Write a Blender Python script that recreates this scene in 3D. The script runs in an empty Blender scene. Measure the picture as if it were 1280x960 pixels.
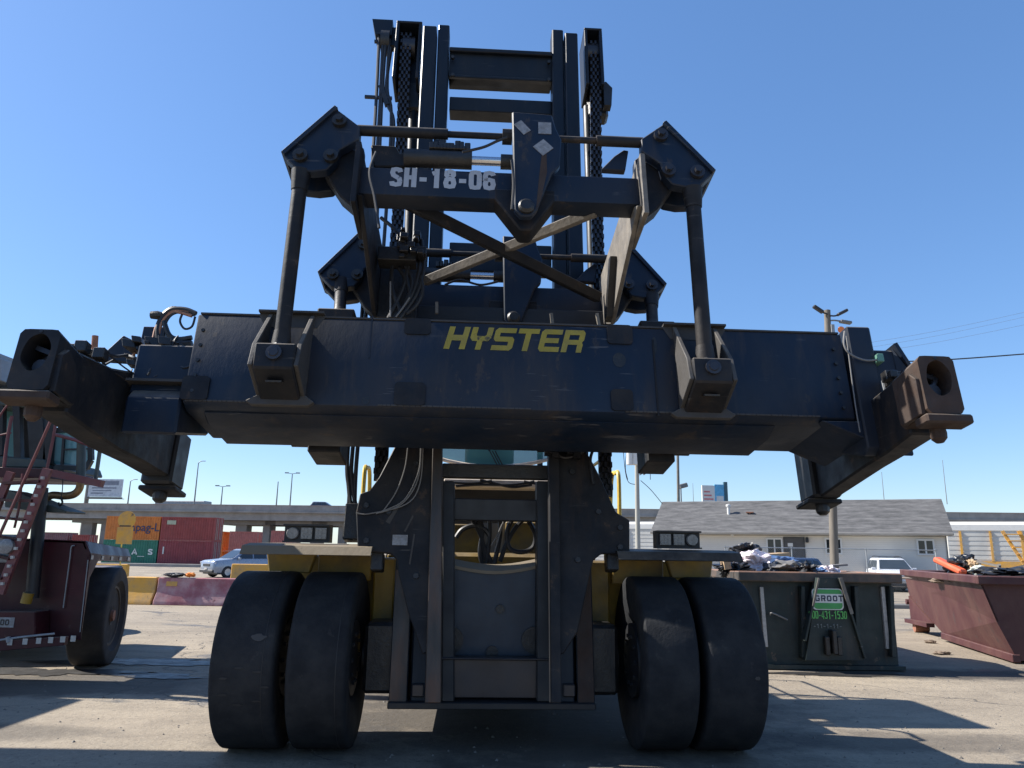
import bpy, bmesh, math, random
import numpy as np
from mathutils import Vector, Matrix, noise
R = math.radians
random.seed(7)
scene = bpy.context.scene
col = scene.collection
# ---------------------------------------------------------------- camera, sky, sun, exposure
F, PITCH, ROLL, YAW, X0, H = 940.0, R(12.5), R(.93), R(2.94), .21, 1.58
cp, sp_, cr, sr = math.cos(PITCH), math.sin(PITCH), math.cos(ROLL), math.sin(ROLL)
c_r, c_f, c_u = Vector((1, 0, 0)), Vector((0, cp, sp_)), Vector((0, -sp_, cp))
RT, UP = c_r*cr + c_u*sr, c_u*cr - c_r*sr
EYE = Vector((0, 0, H))
cam = bpy.data.cameras.new("camera"); cam_o = bpy.data.objects.new("camera", cam); col.objects.link(cam_o)
cam.sensor_width = 36; cam.lens = F/1280*36; cam.clip_end = 3000; cam.clip_start = .05
cm = Matrix((RT, UP, -c_f)).transposed().to_4x4(); cm.translation = EYE
cam_o.matrix_world = cm
scene.camera = cam_o
SUN_EL = R(42); SUN_DIR = Vector((-1, .205, 0)).normalized()*math.cos(SUN_EL) + Vector((0, 0, math.sin(SUN_EL)))
world = bpy.data.worlds.new("World"); scene.world = world; world.use_nodes = True
wn = world.node_tree.nodes; wl = world.node_tree.links
sky = wn.new("ShaderNodeTexSky"); sky.sky_type = 'NISHITA'; sky.sun_disc = False
sky.sun_elevation = SUN_EL; sky.sun_rotation = math.atan2(SUN_DIR.x, SUN_DIR.y)
sky.air_density = 1.0; sky.dust_density = .3; sky.ozone_density = 8.0
hs = wn.new("ShaderNodeHueSaturation"); hs.inputs['Saturation'].default_value = 1.22; hs.inputs['Hue'].default_value = .507
gm = wn.new("ShaderNodeGamma"); gm.inputs[1].default_value = .68          # one even tone curve over the whole sky, like the phone's
wl.new(sky.outputs[0], gm.inputs[0]); wl.new(gm.outputs[0], hs.inputs['Color']); wl.new(hs.outputs[0], wn["Background"].inputs[0]); wn["Background"].inputs[1].default_value = .15
sl = bpy.data.lights.new("sun", 'SUN'); sl.energy = 4.4; sl.angle = R(.53); sl.color = (1, .95, .87)
so = bpy.data.objects.new("sun", sl); col.objects.link(so)
so.rotation_euler = SUN_DIR.to_track_quat('Z', 'Y').to_euler(); so.location = (-20, 10, 40)
scene.view_settings.view_transform = 'Standard'; scene.view_settings.look = 'None'
scene.view_settings.exposure = 1.1; scene.view_settings.gamma = 1
# ---------------------------------------------------------------- pixel -> point helpers (survey of the photograph)
def ray(px, py): return c_f + RT*((px-640)/F) + UP*((480-py)/F)
def at(px, py, y):
    d = ray(px, py); return EYE + d*(y/d.y)
def gz(y): return -.0075*max(0, min(y, 100)-20)
def gnd(px, py):
    d = ray(px, py); t = -H/d.z; p = EYE + d*t
    for _ in range(6): t = (gz(p.y)-H)/d.z; p = EYE + d*t
    return p
MV = Matrix.Translation((X0, 0, 0)) @ Matrix.Rotation(YAW, 4, 'Z')          # handler frame -> world
MVI = MV.inverted()
OFF = Vector((0, 6.7, 0))
TILT = R(10)
MS = Matrix(((1, 0, 0, 0), (0, math.cos(TILT), math.sin(TILT), 5.8), (0, -math.sin(TILT), math.cos(TILT), 2.6), (0, 0, 0, 1)))  # spreader frame -> handler
MSI = MS.inverted()
def _hit(px, py, M, ax, val):
    o = M @ EYE; d = M.to_3x3() @ ray(px, py)
    return o + d*((val-o[ax])/d[ax])
def vp(px, py, y): return _hit(px, py, MVI, 1, y)
def vg(px, py, z=0): return _hit(px, py, MVI, 2, z)
MSW = MSI @ MVI
def sp(px, py, n): return _hit(px, py, MSW, 1, n)
def sx(px, py, x): return _hit(px, py, MSW, 0, x)
def s2(pts, n): return [(sp(a, b, n).x, sp(a, b, n).z) for a, b in pts]
def v2(pts, y): return [(vp(a, b, y).x, vp(a, b, y).z) for a, b in pts]
# ---------------------------------------------------------------- mesh builder
class MB:
    def __init__(s, M=None, off=None):
        s.v = []; s.f = []; s.M = M; s.off = off
    def add(s, vs, fs):
        k = len(s.v)
        for p in vs:
            p = Vector(p)
            if s.M is not None: p = s.M @ p
            if s.off is not None: p = p - s.off
            s.v.append(p)
        s.f += [tuple(i+k for i in f) for f in fs]
        return s
    def box(s, x0, x1, y0, y1, z0, z1):
        return s.add([(x, y, z) for z in (z0, z1) for y in (y0, y1) for x in (x0, x1)],
                     [(0, 2, 3, 1), (4, 5, 7, 6), (0, 1, 5, 4), (2, 6, 7, 3), (0, 4, 6, 2), (1, 3, 7, 5)])
    def obox(s, c, a, b, d):
        c, a, b, d = Vector(c), Vector(a), Vector(b), Vector(d)
        return s.add([c+i*a+j*b+k*d for k in (-1, 1) for j in (-1, 1) for i in (-1, 1)],
                     [(0, 2, 3, 1), (4, 5, 7, 6), (0, 1, 5, 4), (2, 6, 7, 3), (0, 4, 6, 2), (1, 3, 7, 5)])
    def bar(s, p, q, w, h, up=(0, 0, 1)):
        p, q = Vector(p), Vector(q); d = q-p; u = Vector(up)
        a = d.cross(u).normalized(); b = a.cross(d).normalized()
        return s.obox((p+q)/2, d/2, a*w/2, b*h/2)
    def prism(s, poly, plane, a, b):
        n = len(poly)
        mk = {'xz': lambda p, t: (p[0], t, p[1]), 'yz': lambda p, t: (t, p[0], p[1]), 'xy': lambda p, t: (p[0], p[1], t)}[plane]
        return s.add([mk(p, a) for p in poly]+[mk(p, b) for p in poly],
                     [tuple(range(n)), tuple(range(2*n-1, n-1, -1))]+[(i, i+n, (i+1) % n+n, (i+1) % n) for i in range(n)])
    def loft(s, rings, caps=True):
        n = len(rings[0]); m = len(rings)
        fs = [(j*n+i, j*n+(i+1) % n, (j+1)*n+(i+1) % n, (j+1)*n+i) for j in range(m-1) for i in range(n)]
        if caps: fs += [tuple(range(n-1, -1, -1)), tuple(range((m-1)*n, m*n))]
        return s.add([p for r in rings for p in r], fs)
    def cyl(s, p, q, r, r2=None, n=12):
        p, q = Vector(p), Vector(q); d = (q-p).normalized(); r2 = r if r2 is None else r2
        a = d.orthogonal().normalized(); b = d.cross(a)
        rg = lambda c, r: [c+(a*math.cos(t)+b*math.sin(t))*r for t in [2*math.pi*i/n for i in range(n)]]
        return s.loft([rg(p, r), rg(q, r2)])
    def tube(s, pts, r, n=7, sub=6):
        P = [Vector(p) for p in pts]
        if sub > 1 and len(P) > 2:
            Q = []
            for i in range(len(P)-1):
                a, b, c, d = P[max(i-1, 0)], P[i], P[i+1], P[min(i+2, len(P)-1)]
                for k in range(sub):
                    t = k/sub
                    Q.append(.5*((2*b)+(c-a)*t+(2*a-5*b+4*c-d)*t*t+(3*b-a-3*c+d)*t**3))
            P = Q+[P[-1]]
        rings = []; u = None
        for i, p in enumerate(P):
            d = (P[min(i+1, len(P)-1)]-P[max(i-1, 0)]).normalized()
            u = d.orthogonal().normalized() if u is None else (u-d*u.dot(d)).normalized()
            w = d.cross(u)
            rings.append([p+(u*math.cos(2*math.pi*k/n)+w*math.sin(2*math.pi*k/n))*r for k in range(n)])
        return s.loft(rings)
    def lathe(s, prof, c, axis='x', n=32):
        c = Vector(c); rings = []
        for r, t in prof:
            g = []
            for k in range(n):
                a = 2*math.pi*k/n; u, w = r*math.cos(a), r*math.sin(a)
                g.append(c+Vector({'x': (t, u, w), 'y': (u, t, w), 'z': (u, w, t)}[axis]))
            rings.append(g)
        return s.loft(rings)
    def build(s, name, mat, parent=None, bevel=0, smooth=True, seg=1, label=None, kind=None):
        me = bpy.data.meshes.new(name)
        bm = bmesh.new()
        vs = [bm.verts.new(p) for p in s.v]
        for f in s.f:
            try: bm.faces.new([vs[i] for i in f])
            except ValueError: pass
        bmesh.ops.remove_doubles(bm, verts=bm.verts, dist=1e-5)
        bmesh.ops.recalc_face_normals(bm, faces=bm.faces)
        if bevel:
            ed = [e for e in bm.edges if len(e.link_faces) == 2 and e.calc_face_angle(0) > .6]
            bmesh.ops.bevel(bm, geom=ed, offset=bevel, segments=seg, profile=.6, affect='EDGES', clamp_overlap=True)
        bm.to_mesh(me); bm.free()
        if smooth and len(me.polygons):
            me.polygons.foreach_set('use_smooth', [True]*len(me.polygons))
            me.set_sharp_from_angle(angle=R(32))
        me.materials.append(mat)
        o = bpy.data.objects.new(name, me); col.objects.link(o)
        if parent is not None: o.parent = parent
        if label: o['label'] = label
        if kind: o['kind'] = kind
        return o
def thing(name, label, cat, loc=(0, 0, 0), rz=0, group=None):
    o = bpy.data.objects.new(name, None); col.objects.link(o); o.empty_display_size = .2
    o.location = loc; o.rotation_euler = (0, 0, rz)
    o['label'] = label; o['category'] = cat
    if group: o['group'] = group
    return o
def tag(o, label, cat, group=None):
    o['label'] = label; o['category'] = cat
    if group: o['group'] = group
    return o
def dup(root, loc, rz=None, label=None, group=None):
    r = root.copy(); col.objects.link(r); r.location = loc
    if rz is not None: r.rotation_euler = (0, 0, rz)
    if label: r['label'] = label
    if group: r['group'] = group
    for ch in list(root.children):
        c = ch.copy(); col.objects.link(c); c.parent = r
        for g in list(ch.children):
            d = g.copy(); col.objects.link(d); d.parent = c
    return r
def copy_part(o, delta):
    c = o.copy(); col.objects.link(c); c.location = o.location + Vector(delta)
    for g in list(o.children):
        d = g.copy(); col.objects.link(d); d.parent = c
    return c
def text_mesh(body, size, shear=0, bold=0, sx_=1, space=1):
    cu = bpy.data.curves.new("lettering", 'FONT'); cu.body = body; cu.size = size; cu.shear = shear
    cu.offset = bold; cu.align_x = 'CENTER'; cu.align_y = 'CENTER'; cu.space_character = space
    o = bpy.data.objects.new("lettering", cu); col.objects.link(o)
    bpy.context.view_layer.update()
    me = bpy.data.meshes.new_from_object(o.evaluated_get(bpy.context.evaluated_depsgraph_get()))
    vs = [(v.co.x*sx_, v.co.y) for v in me.vertices]; fs = [tuple(p.vertices) for p in me.polygons]
    bpy.data.objects.remove(o); bpy.data.curves.remove(cu); bpy.data.meshes.remove(me)
    return vs, fs
def lettering(body, size, place, mat, parent, off=None, name='lettering', **k):
    """place(x, y) -> point; flat print laid on a face"""
    vs, fs = text_mesh(body, size, **k)
    mb = MB(off=off); mb.add([place(x, y) for x, y in vs], fs)
    return mb.build(name, mat, parent, smooth=False)
# ---------------------------------------------------------------- materials
def M(name, base, rough=.6, metal=0, var=.18, scale=3, dirt=None, bump=0, bscale=30, dust=None, stretch=(1, 1, 1), wear=None, spec=.5, streak=None):
    """dirt=(colour, amount, scale); dust=(colour, amount) settles on up-facing faces; wear=(colour, amount, scale) chips"""
    m = bpy.data.materials.new(name); m.use_nodes = True
    nt = m.node_tree; n = nt.nodes; L = nt.links; b = n["Principled BSDF"]
    tc = n.new("ShaderNodeTexCoord"); mp = n.new("ShaderNodeMapping"); mp.inputs['Scale'].default_value = stretch
    L.new(tc.outputs['Object'], mp.inputs[0])
    def nz(sc, det=5, ro=.6, src=mp):
        t = n.new("ShaderNodeTexNoise"); t.inputs['Scale'].default_value = sc; t.inputs['Detail'].default_value = det
        t.inputs['Roughness'].default_value = ro; L.new(src.outputs[0] if src is mp else src, t.inputs['Vector']); return t.outputs[0]
    def ramp(src, lo, hi):
        r = n.new("ShaderNodeMapRange"); r.inputs['From Min'].default_value = lo; r.inputs['From Max'].default_value = hi
        L.new(src, r.inputs[0]); return r.outputs[0]
    def mix(fac, a, c):
        x = n.new("ShaderNodeMix"); x.data_type = 'RGBA'; L.new(fac, x.inputs['Factor'])
        if isinstance(a, tuple): x.inputs['A'].default_value = a+(1,)
        else: L.new(a, x.inputs['A'])
        if isinstance(c, tuple): x.inputs['B'].default_value = c+(1,)
        else: L.new(c, x.inputs['B'])
        return x.outputs['Result']
    def mul(a, v):
        x = n.new("ShaderNodeMath"); x.operation = 'MULTIPLY'; L.new(a, x.inputs[0])
        if isinstance(v, (int, float)): x.inputs[1].default_value = v
        else: L.new(v, x.inputs[1])
        return x.outputs[0]
    base = tuple(base)
    c = mix(ramp(nz(scale), .3, .7), tuple(x*(1-var) for x in base), tuple(min(1, x*(1+var)) for x in base))
    if dirt: c = mix(mul(ramp(nz(dirt[2], 6, .65), .42, .68), dirt[1]), c, dirt[0])
    if dust:
        g = n.new("ShaderNodeNewGeometry"); sx = n.new("ShaderNodeSeparateXYZ"); L.new(g.outputs['Normal'], sx.inputs[0])
        c = mix(mul(mul(ramp(sx.outputs[2], .35, .9), ramp(nz(6), .2, .6)), dust[1]), c, dust[0])
    if wear: c = mix(mul(ramp(nz(wear[2], 8, .7), .62, .66), wear[1]), c, wear[0])
    if streak:                                   # rust and dust runs, scrapes
        mp2 = n.new("ShaderNodeMapping"); mp2.inputs['Scale'].default_value = (9, 9, .55); L.new(tc.outputs['Object'], mp2.inputs[0])
        t = n.new("ShaderNodeTexNoise"); t.inputs['Scale'].default_value = 1; t.inputs['Detail'].default_value = 5; t.inputs['Roughness'].default_value = .6; L.new(mp2.outputs[0], t.inputs['Vector'])
        c = mix(mul(mul(ramp(t.outputs[0], .54, .74), ramp(nz(1.1), .42, .62)), streak[1]), c, streak[0])
        mp3 = n.new("ShaderNodeMapping"); mp3.inputs['Scale'].default_value = (3, 3, 40); mp3.inputs['Rotation'].default_value = (0, .12, 0); L.new(tc.outputs['Object'], mp3.inputs[0])
        t = n.new("ShaderNodeTexNoise"); t.inputs['Scale'].default_value = 1; t.inputs['Detail'].default_value = 3; L.new(mp3.outputs[0], t.inputs['Vector'])
        c = mix(mul(mul(ramp(t.outputs[0], .66, .70), ramp(nz(1.7), .48, .6)), streak[2]), c, streak[3])
    L.new(c, b.inputs['Base Color'])
    rr = n.new("ShaderNodeMapRange"); rr.inputs['From Min'].default_value = .3; rr.inputs['From Max'].default_value = .7
    rr.inputs['To Min'].default_value = max(.03, rough-.1); rr.inputs['To Max'].default_value = min(1, rough+.12)
    L.new(nz(scale*1.7), rr.inputs[0]); L.new(rr.outputs[0], b.inputs['Roughness'])
    b.inputs['Metallic'].default_value = metal
    b.inputs['Specular IOR Level'].default_value = spec
    if bump:
        bp = n.new("ShaderNodeBump"); bp.inputs['Strength'].default_value = bump; bp.inputs['Distance'].default_value = .02
        L.new(nz(bscale, 6, .65), bp.inputs['Height']); L.new(bp.outputs[0], b.inputs['Normal'])
    return m
DUST = (.30, .255, .20)
navy = M('navy_paint', (.0065, .0145, .031), .48, var=.25, scale=1.6, dirt=((.030, .030, .034), .7, 1.3), bump=.1, bscale=14, dust=(DUST, .55), stretch=(1, 1, .45), wear=((.05, .04, .035), .7, 5), spec=.3, streak=((.058, .045, .036), .75, .7, (.10, .10, .105)))
navy_mast = M('navy_mast_paint', (.006, .0105, .0185), .45, var=.2, scale=2.5, dirt=((.018, .020, .024), .6, 3), bump=.1, bscale=25, dust=(DUST, .4), stretch=(1, 1, .3), wear=((.04, .033, .03), .5, 6), spec=.28, streak=((.035, .03, .026), .6, .5, (.06, .06, .063)))
navy_dirty = M('dirty_navy_paint', (.0088, .0105, .0148), .6, var=.3, scale=3, dirt=((.030, .025, .021), .7, 3), bump=.12, bscale=22, dust=(DUST, .5), wear=((.07, .045, .03), .55, 6), spec=.28, streak=((.05, .032, .022), .7, .6, (.075, .07, .066)))
rusty = M('rusty_brown_steel', (.050, .031, .023), .75, var=.3, scale=5, dirt=((.05, .04, .035), .8, 6), bump=.2, bscale=30, dust=(DUST, .4), wear=((.15, .075, .04), .5, 6), spec=.3)
greasy = M('greasy_black_steel', (.011, .011, .012), .42, var=.3, scale=8, dirt=((.028, .025, .022), .7, 9), bump=.3, bscale=45)
blackp = M('black_paint', (.010, .011, .014), .5, var=.25, dirt=((.025, .025, .025), .4, 4))
worn_steel = M('worn_bare_steel', (.055, .047, .041), .45, metal=.5, var=.35, scale=4, dirt=((.16, .07, .035), .5, 5), stretch=(1, 1, .25), bump=.12, bscale=30)
brace_grey = M('sunlit_dusty_steel', (.17, .15, .125), .7, var=.25, scale=6, dirt=((.05, .05, .055), .5, 8), bump=.2)  # also the sunlit copy of the navy on right leg, flange and one brace
dust_steel = M('dusty_dark_steel', (.055, .05, .046), .7, var=.3, scale=6, dirt=((.02, .02, .022), .6, 6), bump=.15, dust=(DUST, .5))
chrome = M('chrome_rod', (.62, .62, .63), .22, metal=1, var=.08)
rubber = M('slick_rubber', (.017, .0185, .022), .78, var=.25, scale=2.5, dirt=((.04, .04, .039), .45, 5), bump=.35, bscale=26, spec=.22, wear=((.055, .052, .05), .35, 11))
rubber_skylit = M('skylit_grey_rubber', (.045, .044, .046), .85, var=.2, scale=3, dirt=((.08, .075, .07), .5, 5), bump=.2, bscale=26, spec=.2)  # lighter than the other rubber: sky light on the tyre put into the colour
rubber_plain = M('black_rubber', (.018, .018, .02), .7, var=.2, bump=.2)
hose_m = M('black_hose', (.014, .014, .016), .5, var=.2)
yellow_old = M('dirty_yellow_paint', (.27, .165, .015), .55, var=.22, scale=3, dirt=((.10, .075, .04), .85, 2.4), dust=(DUST, .6), bump=.1)
yellow_clean = M('yellow_handrail_paint', (.72, .50, .06), .45, dirt=((.3, .22, .1), .4, 5))
yellow_print = M('faded_yellow_lettering', (.30, .235, .025), .6, var=.15, scale=5, dirt=((.14, .12, .06), .5, 7), wear=((.03, .03, .035), .9, 6))
white_print = M('worn_white_lettering', (.36, .37, .39), .6, var=.12, scale=6, wear=((.012, .022, .042), .8, 9))
sunlit_dusty_tan = M('sunlit_dusty_tan_plate', (.20, .16, .11), .75, var=.2, scale=5, dirt=((.13, .11, .08), .6, 5), bump=.15)  # tan puts the sun on the left fender into the colour, with dust
cream = M('cream_paint', (.6, .52, .44), .55, dirt=((.25, .2, .15), .5, 5))
plate_blue = M('dull_blue_grey_plate', (.014, .029, .050), .5, var=.2, scale=1.5, dirt=((.03, .03, .035), .6, 2.5), bump=.08)
steel_sheen = M('smooth_dark_steel', (.05, .05, .057), .35, metal=.5, var=.3, scale=2, dirt=((.03, .03, .035), .7, 2))
lens = M('lamp_lens', (.20, .20, .205), .18, var=.3, scale=60)
tagw = M('worn_white_tag', (.24, .245, .255), .5, var=.3, scale=30, dirt=((.15, .14, .13), .7, 20))
wire_grey = M('grey_wire', (.17, .165, .16), .6)
wire_org = M('faded_orange_wire', (.36, .17, .10), .65, var=.3, scale=20)
green_box = M('green_sensor_box', (.10, .22, .17), .5)
red_m = M('dark_red_paint', (.046, .0062, .011), .45, var=.25, scale=2, dirt=((.022, .009, .011), .7, 2.5), dust=(DUST, .5), wear=((.10, .07, .06), .3, 8), spec=.3, streak=((.035, .016, .014), .6, .5, (.09, .06, .055)))
red_rail = M('faded_red_rail_paint', (.15, .038, .042), .5, var=.2, dirt=((.12, .06, .06), .5, 6))
tape_w = M('white_reflective_tape', (.40, .38, .35), .5, var=.2, scale=20)
brass = M('brown_exhaust_pipe', (.30, .20, .10), .42, metal=.6, var=.3, scale=12)
rust_pipe = M('rusted_pipe', (.27, .12, .075), .8, var=.3, scale=10, bump=.3)
grey_pl = M('light_grey_paint', (.26, .275, .29), .5, dirt=((.2, .2, .2), .5, 5))
gunm = M('green_grey_paint', (.05, .065, .06), .5)
def glass_mat(name, tint, alpha=.55, rough=.04):
    m = bpy.data.materials.new(name); m.use_nodes = True; n = m.node_tree.nodes; L = m.node_tree.links; b = n["Principled BSDF"]
    b.inputs['Base Color'].default_value = tint+(1,); b.inputs['Roughness'].default_value = rough; b.inputs['IOR'].default_value = 1.5
    b.inputs['Alpha'].default_value = alpha
    return m
glass_teal = glass_mat('teal_cab_glass', (.10, .27, .28), .85)
glass_dark = glass_mat('dark_window_glass', (.02, .025, .03), 1, .05)
glass_car = glass_mat('car_glass', (.03, .04, .05), 1, .03)
# ---------------------------------------------------------------- ground
def ground_mat():
    m = bpy.data.materials.new('dusty_concrete'); m.use_nodes = True; nt = m.node_tree; n = nt.nodes; L = nt.links; b = n["Principled BSDF"]
    tc = n.new("ShaderNodeTexCoord")
    def nz(sc, det=6, ro=.6, st=(1, 1, 1), dist=0):
        mp = n.new("ShaderNodeMapping"); mp.inputs['Scale'].default_value = st; L.new(tc.outputs['Object'], mp.inputs[0])
        t = n.new("ShaderNodeTexNoise"); t.inputs['Scale'].default_value = sc; t.inputs['Detail'].default_value = det
        t.inputs['Roughness'].default_value = ro; t.inputs['Distortion'].default_value = dist; L.new(mp.outputs[0], t.inputs['Vector']); return t.outputs[0]
    def ramp(src, lo, hi, a=0., c=1.):
        r = n.new("ShaderNodeMapRange"); r.inputs[1].default_value = lo; r.inputs[2].default_value = hi; r.inputs[3].default_value = a; r.inputs[4].default_value = c
        L.new(src, r.inputs[0]); return r.outputs[0]
    def mix(fac, a, c):
        x = n.new("ShaderNodeMix"); x.data_type = 'RGBA'; L.new(fac, x.inputs['Factor'])
        for s, v in (('A', a), ('B', c)):
            if isinstance(v, tuple): x.inputs[s].default_value = v+(1,)
            else: L.new(v, x.inputs[s])
        return x.outputs['Result']
    c = mix(ramp(nz(.30, 7, .62), .36, .64), (.225, .183, .135), (.385, .318, .232))
    c = mix(ramp(nz(1.3, 8, .72, (.55, 2.2, 1), .4), .47, .70, 0, .8), c, (.19, .155, .115))        # tyre-dragged dirt
    c = mix(ramp(nz(2.6, 8, .75), .52, .72, 0, .55), c, (.43, .36, .265))                            # dry pale dust
    c = mix(ramp(nz(.42, 6, .6, (1, 1.7, 1), .8), .585, .66, 0, .88), c, (.06, .056, .052))         # oil stains
    c = mix(ramp(nz(3.1, 6, .7, (1, 1.5, 1)), .64, .70, 0, .7), c, (.075, .068, .06))               # drips
    c = mix(ramp(nz(24, 4, .7), .46, .75, 0, .45), c, (.45, .39, .31))
    c = mix(ramp(nz(16, 4, .7), .60, .68, 0, .75), c, (.08, .07, .06))                               # specks
    c = mix(ramp(nz(85, 3, .8), .3, .75, 0, .6), c, (.13, .115, .095))                            # grit
    for (ox, oy, rx, ry, am) in ((.35, 8.3, 2.6, 2.9, .8), (-5.6, 9.2, 2.9, .8, .75), (6.2, 11.05, 2.2, .5, .85), (-4.6, 6.9, 1.2, .35, .5), (3.6, 7.1, 1.6, .4, .5)):   # oil-soaked ground, with shade under and beside the machines painted in
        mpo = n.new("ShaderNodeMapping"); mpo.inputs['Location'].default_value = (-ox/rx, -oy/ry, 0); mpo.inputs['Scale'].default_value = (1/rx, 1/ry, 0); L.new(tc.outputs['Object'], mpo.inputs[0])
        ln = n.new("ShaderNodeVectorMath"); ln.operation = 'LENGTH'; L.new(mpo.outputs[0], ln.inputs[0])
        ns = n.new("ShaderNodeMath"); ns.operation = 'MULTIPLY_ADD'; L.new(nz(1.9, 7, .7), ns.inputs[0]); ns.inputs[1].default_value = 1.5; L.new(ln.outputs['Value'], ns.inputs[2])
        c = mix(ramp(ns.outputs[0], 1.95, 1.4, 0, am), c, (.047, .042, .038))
    vo = n.new("ShaderNodeTexVoronoi"); vo.feature = 'DISTANCE_TO_EDGE'; vo.inputs['Scale'].default_value = .16
    mp = n.new("ShaderNodeMapping"); L.new(tc.outputs['Object'], mp.inputs[0])
    wv = n.new("ShaderNodeTexNoise"); wv.inputs['Scale'].default_value = 1.2; wv.inputs['Detail'].default_value = 5; L.new(tc.outputs['Object'], wv.inputs['Vector'])
    ad = n.new("ShaderNodeMix"); ad.data_type = 'RGBA'; ad.blend_type = 'ADD'; ad.inputs['Factor'].default_value = 1; L.new(mp.outputs[0], ad.inputs['A']); L.new(wv.outputs[1], ad.inputs['B'])
    L.new(ad.outputs['Result'], vo.inputs['Vector'])
    crack = ramp(vo.outputs['Distance'], .0, .0032, .7, 0)
    c = mix(crack, c, (.06, .055, .05))
    L.new(c, b.inputs['Base Color']); L.new(ramp(nz(.42, 6, .6, (1, 1.7, 1), .8), .58, .68, .88, .42), b.inputs['Roughness'])
    b.inputs['Specular IOR Level'].default_value = .35
    bp = n.new("ShaderNodeBump"); bp.inputs['Strength'].default_value = .6; bp.inputs['Distance'].default_value = .035
    h = n.new("ShaderNodeMath"); h.operation = 'ADD'; L.new(nz(9, 8, .7), h.inputs[0]); L.new(ramp(crack, 0, 1, 0, -.6), h.inputs[1])
    L.new(h.outputs[0], bp.inputs['Height']); L.new(bp.outputs[0], b.inputs['Normal'])
    return m
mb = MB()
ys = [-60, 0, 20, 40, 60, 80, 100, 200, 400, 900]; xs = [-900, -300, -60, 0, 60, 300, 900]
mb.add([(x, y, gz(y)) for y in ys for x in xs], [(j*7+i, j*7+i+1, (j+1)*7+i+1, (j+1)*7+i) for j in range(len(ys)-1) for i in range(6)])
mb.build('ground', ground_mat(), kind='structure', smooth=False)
wet = M('wet_oily_stain', (.030, .028, .027), .5, var=.4, scale=3, bump=.5, bscale=7)
def stain(name, cx, cy, rx, ry, seed, rot=0):
    rnd = random.Random(seed); k = 90; ph = [rnd.uniform(0, 6.3) for _ in range(4)]
    p = []
    for i in range(k):
        a = 2*math.pi*i/k; r = 1+.22*math.sin(2*a+ph[0])+.16*math.sin(3*a+ph[1])+.12*math.sin(5*a+ph[2])+.10*math.sin(9*a+ph[3])+.09*math.sin(17*a+ph[1])+.07*math.sin(31*a+ph[0])+rnd.uniform(-.05, .05)
        x, y = rx*r*math.cos(a), ry*r*math.sin(a)
        p.append((cx+x*math.cos(rot)-y*math.sin(rot), cy+x*math.sin(rot)+y*math.cos(rot), .004 if name == 'oil_stain' else .008))
    o = MB().add(p, [tuple(range(k))])  .build(name, wet, kind='structure', smooth=False)
for i, (px, py, rx, ry) in enumerate([(175, 828, 1.1, .35), (60, 840, .9, .3), (190, 845, .6, .18), (1040, 843, 1.1, .14), (985, 833, .9, .2)]):
    g = gnd(px, py); stain('puddle', g.x, g.y, rx, ry, i+3)

def W0(): return MB()
def strip(mb, pts, w, place, closed=False):
    """flat stroke of constant width along a polyline, mitred"""
    n = len(pts); P = [Vector((a, b, 0)) for a, b in pts]; L_, R_ = [], []
    for i, p in enumerate(P):
        a = P[i-1] if (i or closed) else None; b = P[(i+1) % n] if (i < n-1 or closed) else None
        d1 = (p-a).normalized() if a is not None else (b-p).normalized(); d2 = (b-p).normalized() if b is not None else d1
        t = (d1+d2).normalized(); nn = Vector((-t.y, t.x, 0)); m = min(1.5, 1/max(.5, nn.dot(Vector((-d1.y, d1.x, 0)))))
        L_.append(p+nn*w/2*m); R_.append(p-nn*w/2*m)
    k = n if closed else n-1
    mb.add([place(q.x, q.y) for q in L_+R_], [(i, (i+1) % n, n+(i+1) % n, n+i) for i in range(k)])
OV = [(.14, .12), (.28, 0.10), (.42, .12), (.46, .25), (.46, .75), (.42, .88), (.28, .90), (.14, .88), (.10, .75), (.10, .25)]
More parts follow.
